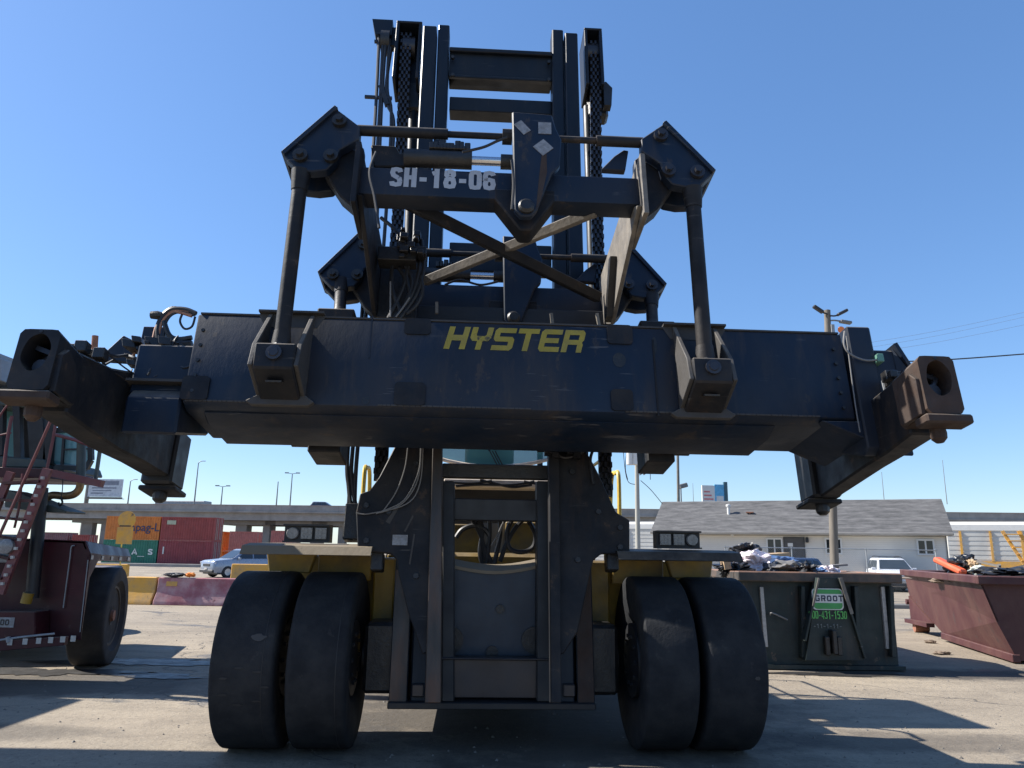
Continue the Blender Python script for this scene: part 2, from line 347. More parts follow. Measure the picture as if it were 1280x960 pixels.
GLY = {'S': [([(.10, .26), (.13, .13), (.28, .10), (.43, .13), (.46, .28), (.42, .42), (.16, .58), (.11, .72), (.14, .87), (.28, .90), (.42, .87), (.46, .75)], 0)],
       'H': [([(.11, 0), (.11, 1)], 0), ([(.45, 0), (.45, 1)], 0), ([(.21, .5), (.35, .5)], 0)], '-': [([(.06, .42), (.38, .42)], 0)],
       '1': [([(.12, .74), (.28, .80)], 0), ([(.32, 0), (.32, 1)], 0)], '0': [(OV, 1)],
       '8': [([(.28, .10), (.42, .13), (.46, .28), (.42, .46), (.28, .50), (.14, .46), (.10, .28), (.14, .13)], 1), ([(.20, .60), (.13, .70), (.14, .84), (.28, .90), (.42, .84), (.43, .70), (.36, .60)], 0)],
       '6': [([(.28, .10), (.42, .13), (.46, .30), (.42, .50), (.28, .54), (.14, .50), (.10, .30), (.14, .13)], 1), ([(.10, .48), (.10, .74), (.14, .87), (.28, .90), (.42, .87), (.46, .76)], 0)],
       '4': [([(.40, 0), (.40, 1), (.08, .34)], 0), ([(.08, .28), (.32, .28)], 0), ([(.48, .28), (.56, .28)], 0)], '3': [([(.10, .2), (.16, .10), (.40, .10), (.46, .28), (.38, .5), (.46, .72), (.40, .90), (.16, .90), (.10, .80)], 0)],
       '5': [([(.10, .2), (.16, .10), (.40, .10), (.46, .3), (.40, .54), (.12, .54), (.12, .92), (.46, .92)], 0)],
       'G': [([(.46, .76), (.42, .90), (.14, .90), (.10, .75), (.10, .25), (.14, .10), (.42, .10), (.46, .25), (.46, .48), (.3, .48)], 0)],
       'R': [([(.10, 0), (.10, .92), (.42, .92), (.46, .8), (.46, .6), (.42, .48), (.19, .48)], 0), ([(.34, .39), (.46, 0)], 0)], 'O': [(OV, 1)], 'T': [([(.02, .91), (.54, .91)], 0), ([(.28, 0), (.28, .82)], 0)],
       'A': [([(.04, 0), (.28, .96), (.52, 0)], 0), ([(.2, .3), (.36, .3)], 0)]}
def glyphs(text, place, h, wd, w, mat, parent, name='lettering', off=None, step=None):
    mb = MB(off=off); x = 0
    for ch in text:
        for pts, cl in GLY.get(ch, []): strip(mb, [(x+a*wd/.56, b*h) for a, b in pts], w, place, cl)
        x += (step or wd*1.12)*(.8 if ch == '-' else 1)
    return mb.build(name, mat, parent, smooth=False)
def lump(name, label, cat, c, r, mat, seed, rough=.35, group=None, sub=4):
    bm = bmesh.new(); bmesh.ops.create_icosphere(bm, subdivisions=sub, radius=1)
    for v in bm.verts:
        p = v.co.copy(); k = 1+rough*(noise.noise(p*1.6+Vector((seed*7.1, 0, 0)))+.5*noise.noise(p*4+Vector((seed*3.3, 5, 0)))+.3*noise.noise(p*9+Vector((seed, 2, 1)))-.55*abs(noise.noise(p*2.7+Vector((seed*1.7, 9, 4)))) - .3*abs(noise.noise(p*6+Vector((3, seed, 8)))))
        v.co = Vector((p.x*r[0], p.y*r[1], p.z*r[2]))*k
    me = bpy.data.meshes.new(name); bm.to_mesh(me); bm.free(); me.materials.append(mat)
    o = bpy.data.objects.new(name, me); col.objects.link(o); o.location = c
    me.polygons.foreach_set('use_smooth', [True]*len(me.polygons)); me.set_sharp_from_angle(angle=R(28))
    return tag(o, label, cat, group)
# ---------------------------------------------------------------- container handler
root = thing('container_handler', 'huge dark navy lift truck facing us, wide spreader beam raised above slick black tyres', 'lift truck',
             MV @ OFF, YAW)
def V(): return MB(off=OFF)
def S(): return MB(M=MS, off=OFF)
def part(mb, name, mat, parent=root, **k): return mb.build(name, mat, parent, **k)
XM = -.05                                   # the linkage's own middle
def mir(poly): return [(2*XM-x, z) for x, z in poly]
# --- wheels: two slick tyres on each side
TR = .69
def tyre_prof(w, ri=.30):
    h = w/2
    return [(ri, -h*.7), (ri+.06, -h*.88), (.50, -h*.99), (.61, -h*1.0), (.655, -h*.99), (.676, -h*.955), (.687, -h*.90), (TR, -h*.82), (TR, 0), (TR, h*.82), (.687, h*.90), (.676, h*.955), (.655, h*.99), (.61, h*1.0), (.50, h*.99), (ri+.06, h*.88), (ri, h*.7)]
for sx0, w in ((-1.885, .475), (-1.335, .455), (1.375, .42), (1.885, .475)):
    t = part(V().lathe(tyre_prof(w), (sx0, 6.7, TR), 'x', 56), 'tyre', rubber)
    rb = V().lathe([(.05, -.2), (.30, -.19), (.31, -.1), (.2, -.05), (.2, .05), (.31, .1), (.30, .19), (.05, .2)], (sx0, 6.7, TR), 'x', 24)
    for k in range(10):
        a = k*math.pi/5; rb.cyl((sx0-.21, 6.7+.2*math.cos(a), TR+.2*math.sin(a)), (sx0+.21, 6.7+.2*math.cos(a), TR+.2*math.sin(a)), .018, n=6)
    part(rb, 'rim', blackp, t)
    # worn groove line and torn flap on the tread
    if sx0 < 0: part(V().lathe([(TR-.01, -.004), (TR+.002, -.003), (TR+.002, .003), (TR-.01, .004)], (sx0+w*.33, 6.7, TR), 'x', 56), 'tread_seam', rubber_plain, t)
def tyre_mark(nm, mt, xc, ang, rx, ra, seed, k=20):
    rnd = random.Random(seed); P = []
    for i in range(k):
        a = 2*math.pi*i/k; q = 1+rnd.uniform(-.2, .2); x = xc+rx*q*math.cos(a); t = ang+ra*q*math.sin(a)
        P.append((x, 6.7-(TR+.0045)*math.cos(t), TR+(TR+.0045)*math.sin(t)))
    part(V().add(P, [tuple(range(k))]), nm, mt, smooth=False)
tyre_mark('scuff_mark', dust_steel, -1.78, .33, .055, .035, 2)
tyre_mark('scuff_mark', dust_steel, 2.02, -.05, .02, .02, 3)
for q in range(7): tyre_mark('tread_scar', rubber_plain, -1.86+.16*math.cos(q*.9), -.18+.20*math.sin(q*.9), .035, .012, 10+q, 10)
part(V().cyl((-1.1, 7.0, .66), (1.1, 7.0, .66), .2, n=20), 'axle', greasy)
# --- chassis
part(V().box(-1.02, 1.02, 7.49, 12.6, .55, 1.55), 'chassis_frame', yellow_old, bevel=.03)
part(V().box(-.85, .85, 7.1, 11.5, .30, .548), 'belly_plate', blackp, bevel=.03)
part(V().box(-.79, .79, 6.86, 7.2, .36, 1.2), 'drive_housing', blackp, bevel=.05)
for s in (-1, 1):
    part(V().box(*sorted((s*.87, s*1.06)), 6.98, 7.43, .72, 1.5), 'frame_cheek', yellow_old, bevel=.015)
    part(V().box(*sorted((s*1.08, s*1.55)), 6.95, 7.05, 1.30, 1.52), 'fender_bracket', yellow_old, bevel=.01)
    part(V().prism([(s*1.6, 1.36), (s*1.95, 1.36), (s*1.98, 1.53), (s*1.55, 1.53)], 'xz', 6.85, 6.93), 'fender_support', yellow_old, bevel=.01)
    x0, x1 = sorted((s*1.0, s*2.03))
    fb = V().prism([(6.22, 1.525), (6.28, 1.59), (6.5, 1.61), (7.5, 1.62), (7.5, 1.60), (6.5, 1.59), (6.30, 1.57), (6.24, 1.52)], 'yz', x0, x1)
    part(fb, 'fender', sunlit_dusty_tan if s < 0 else navy_dirty, label='dusty tan fender with sunlight in its colour' if s < 0 else 'dark fender with shade in its colour')  # the two fender colours paint the sunlit and the shaded side
    cx = vp(385, 673, 6.6).x if s < 0 else vp(846, 675, 6.6).x
    lb = part(V().box(cx-.19, cx+.19, 6.56, 6.68, 1.62, 1.77).box(cx-.19, cx+.19, 6.5, 6.56, 1.755, 1.77).box(cx-.19, cx+.19, 6.5, 6.56, 1.62, 1.632), 'light_box', blackp)
    for k in range(3):
        lx = cx+(k-1)*.118; rd = (k == (0 if s < 0 else 2))
        if rd: part(V().lathe([(.001, 0), (.045, 0), (.052, .012), (.052, .03), (.001, .03)], (lx, 6.525, 1.695), 'y', 20), 'work_light', lens, lb)
        else:
            l2 = V().box(lx-.046, lx+.046, 6.525, 6.55, 1.65, 1.742)
            for a in range(3):
                for bb in range(3): l2.cyl((lx-.03+.03*a, 6.52, 1.666+.03*bb), (lx-.03+.03*a, 6.53, 1.666+.03*bb), .012, n=8)
            part(l2, 'work_light', lens, lb)
    part(V().box(*sorted((s*1.07, s*1.95)), 7.42, 7.47, .85, 1.5), 'body_panel', yellow_old, bevel=.01)
    part(V().box(*sorted((s*.80, s*1.06)), 6.60, 7.3, .42, .98), 'hub_housing', greasy, bevel=.03)
    # hand rail and side platform
    hr = V().tube([(s*1.28, 7.6, 1.62), (s*1.28, 7.6, 2.3), (s*1.28, 7.75, 2.38), (s*1.28, 8.0, 2.32), (s*1.28, 8.15, 1.62)], .022)
    part(hr, 'hand_rail', yellow_clean)
rr = V()
for y in (8.4, 9.6, 10.8): rr.cyl((1.28, y, 1.5), (1.28, y, 2.62), .02, n=8)
rr.cyl((1.28, 8.4, 2.62), (1.28, 10.8, 2.62), .02, n=8).cyl((1.28, 8.4, 2.1), (1.28, 10.8, 2.1), .016, n=8)
part(rr, 'guard_rail', yellow_clean)
part(V().box(-1.6, -1.03, 7.6, 12.3, 1.3, 1.48).box(1.03, 1.6, 7.6, 12.3, 1.3, 1.48), 'side_deck', yellow_old, bevel=.01)
part(V().box(-1.05, 1.05, 10.6, 13.2, 1.55, 2.1), 'hood', yellow_old, bevel=.05)
part(V().box(-1.25, 1.25, 12.65, 13.9, .5, 1.9), 'counterweight', yellow_old, bevel=.08, seg=2)
for s in (-1, 1):
    t = part(V().lathe(tyre_prof(.45), (s*1.5, 12.0, TR), 'x', 32), 'rear_tyre', rubber)
# --- operator's cab, high behind the mast
cab = part(V().box(-.72, .72, 8.5, 9.9, 1.56, 2.47), 'cab', blackp, bevel=.03)
part(V().box(-.70, .70, 8.5, 9.9, 3.72, 3.86), 'cab_roof', blackp, cab, bevel=.03)
for x in (-.68, .68):
    for y in (8.54, 9.86): part(V().box(x-.035, x+.035, y-.035, y+.035, 2.475, 3.715), 'cab_post', blackp, cab)
gp = []
for z, y in ((2.47, 8.46), (2.9, 8.44), (3.7, 8.6)):
    gp.append([(-.64+i*.16, y-.06*math.cos((i-4)*.39) , z-(.0 if z > 2.4 else .0)+(.10*abs((i-4)/4)**2 if z < 2.7 else 0)) for i in range(9)])
mb = V(); mb.add([p for g in gp for p in g], [(j*9+i, j*9+i+1, (j+1)*9+i+1, (j+1)*9+i) for j in range(2) for i in range(8)])
part(mb, 'windscreen', glass_teal, cab)
part(V().tube([(-.64+i*.16, 8.40-.06*math.cos((i-4)*.39), 2.485+.10*abs((i-4)/4)**2) for i in range(9)], .022, sub=1), 'windscreen_trim', cream, cab)
wp = V()
for k in range(3): wp.bar((-.02+.03*k, 8.33, 2.66), (.08+.03*k, 8.33, 2.48), .012, .012)
wp.bar((-.02, 8.34, 2.66), (-.16, 8.36, 3.1), .02, .02)
part(wp, 'wiper', greasy, cab)
part(V().box(-.3, .3, 9.2, 9.35, 2.61, 3.3).box(-.28, .28, 9.0, 9.3, 2.7, 2.82), 'seat', rubber_plain, cab, bevel=.03)
# --- seen through the mast: deck edge, hoses, yellow tank
pl = vp(555, 598, 8.1); pr_ = vp(690, 611, 8.1)
part(V().box(pl.x, pr_.x, 8.1, 8.45, pr_.z, pl.z), 'deck_edge', cream, bevel=.01)
a, b_ = vp(575, 655, 7.3), vp(600, 700, 7.3)
part(V().box(a.x-.08, b_.x, 7.3, 7.38, 1.56, a.z), 'yellow_panel', yellow_old, bevel=.01)
a, b_ = vp(632, 652, 7.3), vp(674, 688, 7.3)
part(V().box(a.x, b_.x, 7.3, 7.38, 1.56, a.z), 'yellow_panel', yellow_old, bevel=.01)
a, b_ = vp(590, 656, 7.36), vp(634, 690, 7.36)
part(V().box(a.x, b_.x, 7.39, 7.41, 1.56, a.z+.02), 'grey_panel', grey_pl)
mb = V()
for pts in ([(585, 640), (592, 652), (602, 672), (607, 700)], [(612, 640), (612, 670), (608, 705)], [(625, 645), (625, 670), (618, 705)],
            [(570, 672), (578, 662), (592, 657), (606, 662), (612, 670)], [(640, 650), (634, 665), (637, 685), (652, 690), (666, 684), (669, 668), (660, 650)],
            [(655, 648), (643, 662), (633, 680), (625, 702)], [(598, 648), (604, 680), (616, 706)], [(600, 645), (603, 665), (600, 690), (604, 708)]):
    mb.tube([vp(x, y, 6.98) for x, y in pts], .022)
part(mb, 'hydraulic_hoses', hose_m)
mb = V()
for pts in ([(628, 655), (622, 668), (614, 682)], [(630, 650), (622, 676), (618, 690)]): mb.tube([vp(x, y, 6.93) for x, y in pts], .007)
part(mb, 'pale_cable', wire_grey)
mb = V()
for pts in ([(558, 603), (590, 604), (615, 601)], [(570, 608), (600, 606), (640, 606), (668, 602)], [(600, 600), (618, 604), (640, 609), (665, 606)], [(655, 602), (676, 606), (688, 610)]):
    mb.tube([vp(x, y, 8.05) for x, y in pts], .014)
part(mb, 'deck_hoses', hose_m)
# --- mast rails (pairs), set between bottom and top points
YB, YT = 6.45, 7.45
def rail(xb, xt, zt_px, depth=.22, mat=navy_mast, nm='mast_rail', yo=0):
    b0, b1 = vp(xb[0], 886, YB+yo), vp(xb[1], 886, YB+yo); t0, t1 = vp(xt[0], zt_px, YT+yo), vp(xt[1], zt_px, YT+yo)
    mb = V()
    def ring(p, q): return [(p.x, p.y, p.z), (q.x, q.y, p.z), (q.x, q.y+depth, p.z), (p.x, p.y+depth, p.z)]
    mb.loft([ring(b0, b1), ring(t0, t1)])
    return part(mb, nm, mat, bevel=.012)
rail((485, 508), (529, 546), 31); rail((512, 532), (548, 562), 30, yo=.03)
rail((722, 744), (706, 722), 40); rail((698, 719), (690, 704), 36, yo=.03)
def zbar(y0, y1, x0, x1, yd, depth, nm, mat, flange=0):
    a, b_ = vp(x0, y0, yd), vp(x1, y1, yd)
    mb = V().box(a.x, b_.x, yd+.05, yd+depth, b_.z, a.z)
    if flange: mb.box(a.x, b_.x, yd, yd+.05, a.z-flange, a.z).box(a.x, b_.x, yd, yd+.05, b_.z, b_.z+flange*.7)
    return part(mb, nm, mat, bevel=.008)
zbar(58, 102, 562, 690, 7.42, .24, 'mast_crossbar', navy_mast, .05)
zbar(117, 140, 562, 690, 7.40, .26, 'mast_crossbar', navy_mast)
zbar(300, 340, 562, 690, 7.10, .2, 'mast_crossbar', navy_mast)
zbar(578, 599, 553, 690, 6.62, .16, 'mast_crossbar', greasy)
zbar(622, 652, 553, 690, 6.60, .2, 'mast_crossbar', blackp)
for x0, x1 in ((553, 568), (672, 688)):
    a, b_ = vp(x0, 600, 6.55), vp(x1, 878, 6.45)
    part(V().loft([[(b_.x+(a.x-vp(x1, 600, 6.55).x), 6.45, b_.z), (b_.x, 6.45, b_.z), (b_.x, 6.65, b_.z), (b_.x+(a.x-vp(x1, 600, 6.55).x), 6.65, b_.z)],
                   [(a.x, 6.62, a.z), (vp(x1, 600, 6.55).x, 6.62, a.z), (vp(x1, 600, 6.55).x, 6.8, a.z), (a.x, 6.8, a.z)]]), 'inner_upright', blackp, bevel=.01)
# blue plate with dished top, lower plate, foot plate
top = [vp(567+i*10.4, 706+7*math.sin(math.pi*i/10)*1.0, 6.72) for i in range(11)]
bl, br = vp(562, 822, 6.66), vp(690, 822, 6.66)
mb = V(); ring = [(p.x, p.z) for p in top]+[(br.x, br.z), (bl.x, bl.z)]
part(mb.prism(ring, 'xz', 6.70, 6.76), 'tilt_plate', plate_blue, bevel=.01)
tb = V(); tb.loft([[(p.x, 6.68+.0*i, p.z-.004) for i, p in enumerate(top)]+[(p.x, 6.68, p.z-.03) for p in reversed(top)], [(p.x, 6.80, p.z+.05) for p in top]+[(p.x, 6.8, p.z) for p in reversed(top)]])
part(tb, 'plate_lip', sunlit_dusty_tan)
for x, y, r in ((625, 761, .035), (563, 800, .11), (668, 800, .11), (615, 815, .05)):
    c = vp(x, y, 6.69); part(V().cyl((c.x, 6.672, c.z), (c.x, 6.699, c.z), r, n=18), 'plate_hole' if r < .1 else 'pivot_boss', greasy)
a, b_ = vp(543, 824, 6.5), vp(690, 874, 6.5)
part(V().box(a.x, b_.x, 6.52, 6.58, b_.z, a.z).box(a.x, b_.x, 6.46, 6.6, a.z, a.z+.02), 'lower_plate', steel_sheen, bevel=.008)
a, b_ = vp(484, 880, 6.4), vp(745, 888, 6.4)
part(V().box(a.x, b_.x, 6.4, 6.7, b_.z, b_.z+.05), 'foot_plate', blackp, bevel=.006)
for x in (522, 712):
    a = vp(x, 862, 6.45); part(V().box(a.x-.05, a.x+.05, 6.46, 6.6, a.z-.06, a.z+.04), 'roller_block', steel_sheen, bevel=.01)
# worn guide faces on the outer rails
for xb, mt in (((486, 507), worn_steel), ((723, 743), rusty)):
    a0, a1, t0, t1 = vp(xb[0], 884, YB-.01), vp(xb[1], 884, YB-.01), vp(xb[0]+9 if xb[0] < 600 else xb[0]-3, 712, YB+.145), vp(xb[1]+7 if xb[0] < 600 else xb[1]-5, 712, YB+.145)
    part(V().add([a0, a1, t1, t0], [(0, 1, 2, 3)]), 'guide_strip', mt, smooth=False)
# --- carriage: two bars and two big shaped plates (lying in the tilted plane)
NC = .72
for xb, xt in (((531, 551), (541, 553)), ((689, 702), (686, 699))):
    pts = [sp(xb[0], 879, NC-.06), sp(xb[1], 879, NC-.06), sp(xt[1], 545, NC-.06), sp(xt[0], 545, NC-.06)]
    part(S().prism([(p.x, p.z) for p in pts], 'xz', NC-.06, NC+.08), 'carriage_bar', worn_steel if xb[0] < 600 else navy_dirty, bevel=.006)
lp = [(500, 545), (541, 545), (536, 815), (528, 818), (510, 765), (497, 712), (496, 700), (489, 692), (470, 690), (447, 690), (445, 640), (450, 617), (462, 613), (474, 596)]
rp = [(698, 545), (722, 545), (742, 580), (752, 600), (770, 640), (787, 650), (787, 692), (752, 692), (742, 700), (738, 715), (722, 790), (704, 818), (697, 815)]
for q in (lp, rp): part(S().prism(s2(q, NC), 'xz', NC, NC+.05), 'carriage_plate', navy_dirty, bevel=.008)
c = sp(500, 675, NC-.005); part(S().box(c.x-.062, c.x+.062, NC-.008, NC-.001, c.z-.042, c.z+.042), 'rating_plate', tagw)
for x, y in ((472, 700), (765, 700)):
    c = sp(x, y, NC+.1); part(S().box(c.x-.05, c.x+.05, NC+.06, NC+.2, c.z-.09, c.z+.06), 'roller_bracket', greasy, bevel=.01)
mb = S()
for pts in ([(510, 556), (506, 585), (495, 615), (478, 640)], [(527, 556), (522, 600), (502, 630), (470, 642)], [(529, 556), (525, 604), (508, 630), (462, 642), (445, 641)], [(526, 556), (523, 590), (505, 625), (475, 640)]):
    mb.tube([sp(x, y, NC-.03) for x, y in pts], .0055, n=6)
part(mb, 'pale_hoses', wire_grey)
mb = S()
for pts in ([(715, 545), (725, 560), (740, 555)], [(690, 560), (705, 572), (728, 565), (736, 548)], [(744, 556), (738, 575), (742, 605)]): mb.tube([sp(x, y, NC-.05) for x, y in pts], .014)
for i in range(7): c = sp(676+i*9, 560+(i % 3)*5, NC-.05); mb.box(c.x-.03, c.x+.03, NC-.09, NC-.01, c.z-.025, c.z+.025)
part(mb, 'valve_fittings', greasy)
for pts in [[(482, 652), (487, 655), (500, 632), (498, 628)], [(505, 664), (507, 665), (517, 646), (516, 643)], [(511, 705), (513, 706), (519, 668), (517, 667)]]:
    part(S().add([(x, NC-.003, z) for x, z in s2(pts, NC-.003)], [tuple(range(len(pts)))]), 'scratch_mark', dust_steel, smooth=False)
for x, y in ((458, 632), (458, 676), (486, 640), (520, 720), (520, 580), (775, 660), (775, 684), (748, 640), (722, 700), (715, 590)):
    c = sp(x, y, NC); part(S().cyl((c.x, NC-.02, c.z), (c.x, NC+.01, c.z), .024, n=6), 'plate_bolt', greasy)
for x, y in ((566, 72), (686, 78), (566, 94), (686, 100)):
    c = vp(x, y, 7.42); part(V().cyl((c.x, 7.40, c.z), (c.x, 7.44, c.z), .02, n=6), 'crossbar_bolt', greasy)
# --- lift chains, sheave boxes
def chain(pts, n, w):
    P = [sp(x, y, n) for x, y in pts]; back = S(); mb = S(); k = 0
    for a, b_ in zip(P, P[1:]):
        L = (b_-a).length; d = (b_-a)/L; m = int(L/.052)
        back.bar(a+Vector((0, .03, 0)), b_+Vector((0, .03, 0)), w*.9, .03, (0, 1, 0))
        for i in range(m):
            p = a+d*(i+.5)*L/m; k += 1
            for j in ((-.38, 0, .38) if k % 2 else (-.19, .19)):
                q = p+Vector((j*w, 0, 0)); mb.obox(q, (w*.085, 0, 0), (0, .02, 0), d*.024)
    o = part(back, 'lift_chain', greasy)
    part(mb, 'chain_links', steel_sheen, o, smooth=False)
NM = 1.0
chain([(508, 42), (498, 260), (485, 440), (475, 600)], NM, .13)
chain([(744, 52), (746, 250), (752, 440), (758, 620)], NM, .13)
for xa, xb, ya, yb, s in ((496, 523, 25, 97, -1), (730, 756, 34, 105, 1)):
    a, b_ = sp(xa, ya, NM-.1), sp(xb, yb, NM-.1)
    mb = S().box(a.x, b_.x, NM-.1, NM+.3, a.z-.03, a.z).box(a.x, a.x+.035, NM-.1, NM+.3, b_.z, a.z-.031).box(b_.x-.035, b_.x, NM-.1, NM+.3, b_.z, a.z-.031).box(a.x+.036, b_.x-.036, NM+.15, NM+.3, b_.z, a.z-.032)
    sb = part(mb, 'sheave_box', navy_mast, bevel=.006)
    cx = (a.x+b_.x)/2; part(S().cyl((cx-.07, NM+.1, a.z-.22), (cx+.07, NM+.1, a.z-.22), .13, n=20), 'sheave_wheel', steel_sheen, sb)
    c0, c1 = sp(xa+6, yb+2, NM+.1), sp(xb, yb+38, NM+.1)
    part(S().box(c0.x-.02, c1.x+.05, NM+.12, NM+.3, c1.z, c0.z), 'cylinder_head', greasy, bevel=.03)
    q0, q1 = sp((xa+xb)/2+8*s*-1, yb+30, NM+.2), sp((xa+xb)/2+8*s*-1-12*s*-1, 500, NM+.2)
    part(S().cyl(q0, q1, .06, n=14), 'lift_cylinder', navy_mast)
lug = sp(754, 122, NM+.05); part(S().prism([(lug.x, lug.z-.15), (lug.x+.08, lug.z-.15), (lug.x+.1, lug.z+.1), (lug.x+.03, lug.z+.19), (lug.x, lug.z+.17)], 'xz', NM, NM+.1), 'guard_lug', blackp)
# hose sheave on the left of the mast and its bundle
a, b_ = sp(466, 28, NM), sp(490, 48, NM)
hb = part(S().prism([(a.x, a.z), (b_.x, a.z), (b_.x, b_.z), (a.x+.05, b_.z)], 'xz', NM-.05, NM+.12).box(a.x+.15, a.x+.32, NM, NM+.1, b_.z-.1, a.z-.06), 'hose_bracket', navy_mast)
c = sp(482, 50, NM); part(S().cyl((c.x-.05, NM+.05, c.z), (c.x+.05, NM+.05, c.z), .14, n=18), 'hose_pulley', greasy, hb)
hs = [[(474, 45), (468, 165), (452, 400), (435, 560), (436, 610), (440, 640)], [(479, 45), (473, 165), (457, 400), (441, 560), (440, 600), (446, 640)], [(483, 45), (477, 130), (466, 380), (447, 560), (443, 640)],
      [(487, 50), (484, 110), (489, 160), (472, 400), (452, 545)], [(489, 60), (482, 120), (492, 150), (490, 200)], [(432, 575), (436, 600), (433, 660)]]
for h in hs: part(S().tube([sp(x, y, NM-.02) for x, y in h], .019 if len(h) > 3 else .01), 'hydraulic_hose', hose_m)
mb = S()
for x0, y0, x1, y1, w in ((456, 121, 490, 123, .03), (476, 108, 484, 132, .05), (468, 52, 474, 52, .03)): mb.bar(sp(x0, y0, NM-.02), sp(x1, y1, NM-.02), w, w, (0, 1, 0))
part(mb, 'hose_clamp', greasy, kind='stuff')
a, b_ = sp(433, 630, NM), sp(455, 676, NM); part(S().box(a.x, b_.x, NM-.05, NM+.1, b_.z, a.z), 'hose_manifold', greasy, bevel=.01)
# --- pendular linkage: one at the front, the same again at the rear
NF = -.85
DN = MS.to_3x3() @ Vector((0, 1.55, -.10))
front = []
def both(o): front.append(o); return o
bt, bb = sp(455, 208, NF).z, sp(455, 242, NF).z
bx0 = sp(449, 230, NF).x; bx1 = 2*XM-bx0
ucy = sp(560, 167, NF).z                     # upper cylinder line
both(part(S().box(bx0, bx1, NF, NF+.19, bb, bt), 'linkage_beam', navy, bevel=.02, seg=2))
LP = [(354, 194), (421, 136), (450, 158), (449, 173), (424, 187), (420, 200), (408, 212), (390, 214), (372, 212), (364, 204)]
BK = [(402, 202), (412, 189), (440, 187), (451, 188), (451, 262), (446, 264), (425, 246), (414, 229), (405, 216)]
for s in (-1, 1):
    q = s2(LP, NF-.05); q = q if s < 0 else mir(q)
    lk = both(part(S().prism(q, 'xz', NF-.05, NF+.04).prism([(x, z) for x, z in q], 'xz', NF+.2, NF+.29), 'link_plate', navy, bevel=.008))
    e0, e1 = Vector((q[0][0], NF+.12, q[0][1])), Vector((q[1][0], NF+.12, q[1][1]))
    part(S().bar(e0, e1, .40, .035, (e1-e0).cross(Vector((0, 1, 0)))), 'edge_flange', navy, lk, bevel=.004)
    for px, py in ((425, 153), (376, 196), (414, 197)):
        c = sp(px, py, NF-.05); cx = c.x if s < 0 else 2*XM-c.x
        bolt = S().cyl((cx, NF-.085, c.z), (cx, NF-.05, c.z), .055, n=16).cyl((cx, NF-.115, c.z), (cx, NF-.085, c.z), .03, n=6)
        part(bolt, 'pin', greasy if s < 0 else steel_sheen, lk)
    q = s2(BK, NF+.06); q = q if s < 0 else mir(q)
    both(part(S().prism(q, 'xz', NF+.05, NF+.19), 'beam_bracket', navy_dirty, bevel=.012))
    fx = sp(446, 210, NF-.07).x; fx = fx if s < 0 else 2*XM-fx
    fz0, fz1 = sp(446, 262, NF).z, sp(446, 187, NF).z
    both(part(S().box(fx-.02, fx+.02, NF-.1, NF+.4, fz0, fz1), 'end_flange', brace_grey if s > 0 else navy_dirty, bevel=.005))  # right flange paler: its sunlight is painted
# upper rods, lower cylinder
def sn(px, py, n=NF): return sp(px, py, n)
zc = sn(540, 167).z; xl = sn(447, 166).x
both(part(S().cyl((xl, NF, zc), (sn(560, 167).x, NF, zc), .042).cyl((sn(560, 167).x, NF, zc), (sn(634, 168).x, NF, zc), .026).cyl((sn(628, 168).x, NF, zc), (sn(640, 168).x, NF, zc), .062, n=10), 'damper_rod', navy_dirty))
both(part(S().cyl((2*XM-xl, NF, zc), (sn(745, 171).x, NF, zc), .042).cyl((sn(745, 171).x, NF, zc), (sn(690, 171).x, NF, zc), .026), 'damper_rod', navy_dirty))
zl = sn(550, 197).z
lc = both(part(S().cyl((sn(505, 197).x, NF+.02, zl), (sn(590, 197).x, NF+.02, zl), .07, n=16).cyl((sn(626, 198).x, NF+.02, zl), (sn(642, 198).x, NF+.02, zl), .058, n=12), 'shift_cylinder', greasy))
part(S().cyl((sn(590, 197).x, NF+.02, zl), (sn(628, 198).x, NF+.02, zl), .035, n=12), 'chrome_rod', chrome, lc)
mb = S(); rnd = random.Random(3)
for i in range(12):
    c = sn(540+i*4, 186+rnd.uniform(-2, 2)); mb.box(c.x-.02, c.x+.025, NF-.05, NF+.08, zl+.05, zl+.05+rnd.uniform(.03, .09))
part(mb, 'valve_block', greasy, lc, bevel=.006)
both(part(S().prism(s2([(463, 179), (495, 181), (500, 190), (512, 190), (512, 207), (467, 207)], NF+.05), 'xz', NF+.06, NF+.2), 'cylinder_lug', navy_dirty, bevel=.01))
both(part(S().prism(s2([(752, 210), (768, 194), (780, 186), (786, 187), (782, 212)], NF+.05), 'xz', NF+.06, NF+.12), 'beam_fin', navy, bevel=.006))
cpq = [(640, 139), (690, 143), (695, 160), (702, 174), (700, 207), (690, 217), (671, 262), (664, 270), (651, 270), (643, 262)]
cpl = both(part(S().prism(s2(cpq, NF-.12), 'xz', NF-.12, NF-.06), 'centre_plate', navy, bevel=.01))
c = sp(658, 258, NF-.13); part(S().lathe([(.001, -.03), (.04, -.03), (.06, -.012), (.06, .02), (.001, .02)], (c.x, NF-.13, c.z), 'y', 14), 'centre_pin', greasy, cpl)
both(part(S().prism(s2([(618, 236), (694, 238), (694, 250), (664, 288), (650, 288), (618, 248)], NF), 'xz', NF-.006, NF+.18), 'pivot_lug', navy_dirty, bevel=.012))
rear_parts = [copy_part(o, DN) for o in front]
for (px, py, a, w, h) in ((653, 159, -.9, .06, .035), (681, 160, 0, .05, .055), (679, 184, .75, .055, .055)):
    c = sp(px, py, NF-.125); dx, dz = Vector((math.cos(a), 0, math.sin(a))), Vector((-math.sin(a), 0, math.cos(a)))
    part(S().obox((c.x, NF-.123, c.z), dx*w, Vector((0, .002, 0)), dz*h), 'scraped_patch', tagw, cpl)
rs = [(678, 186), (683, 187), (684, 215), (676, 250), (670, 262), (674, 220)]
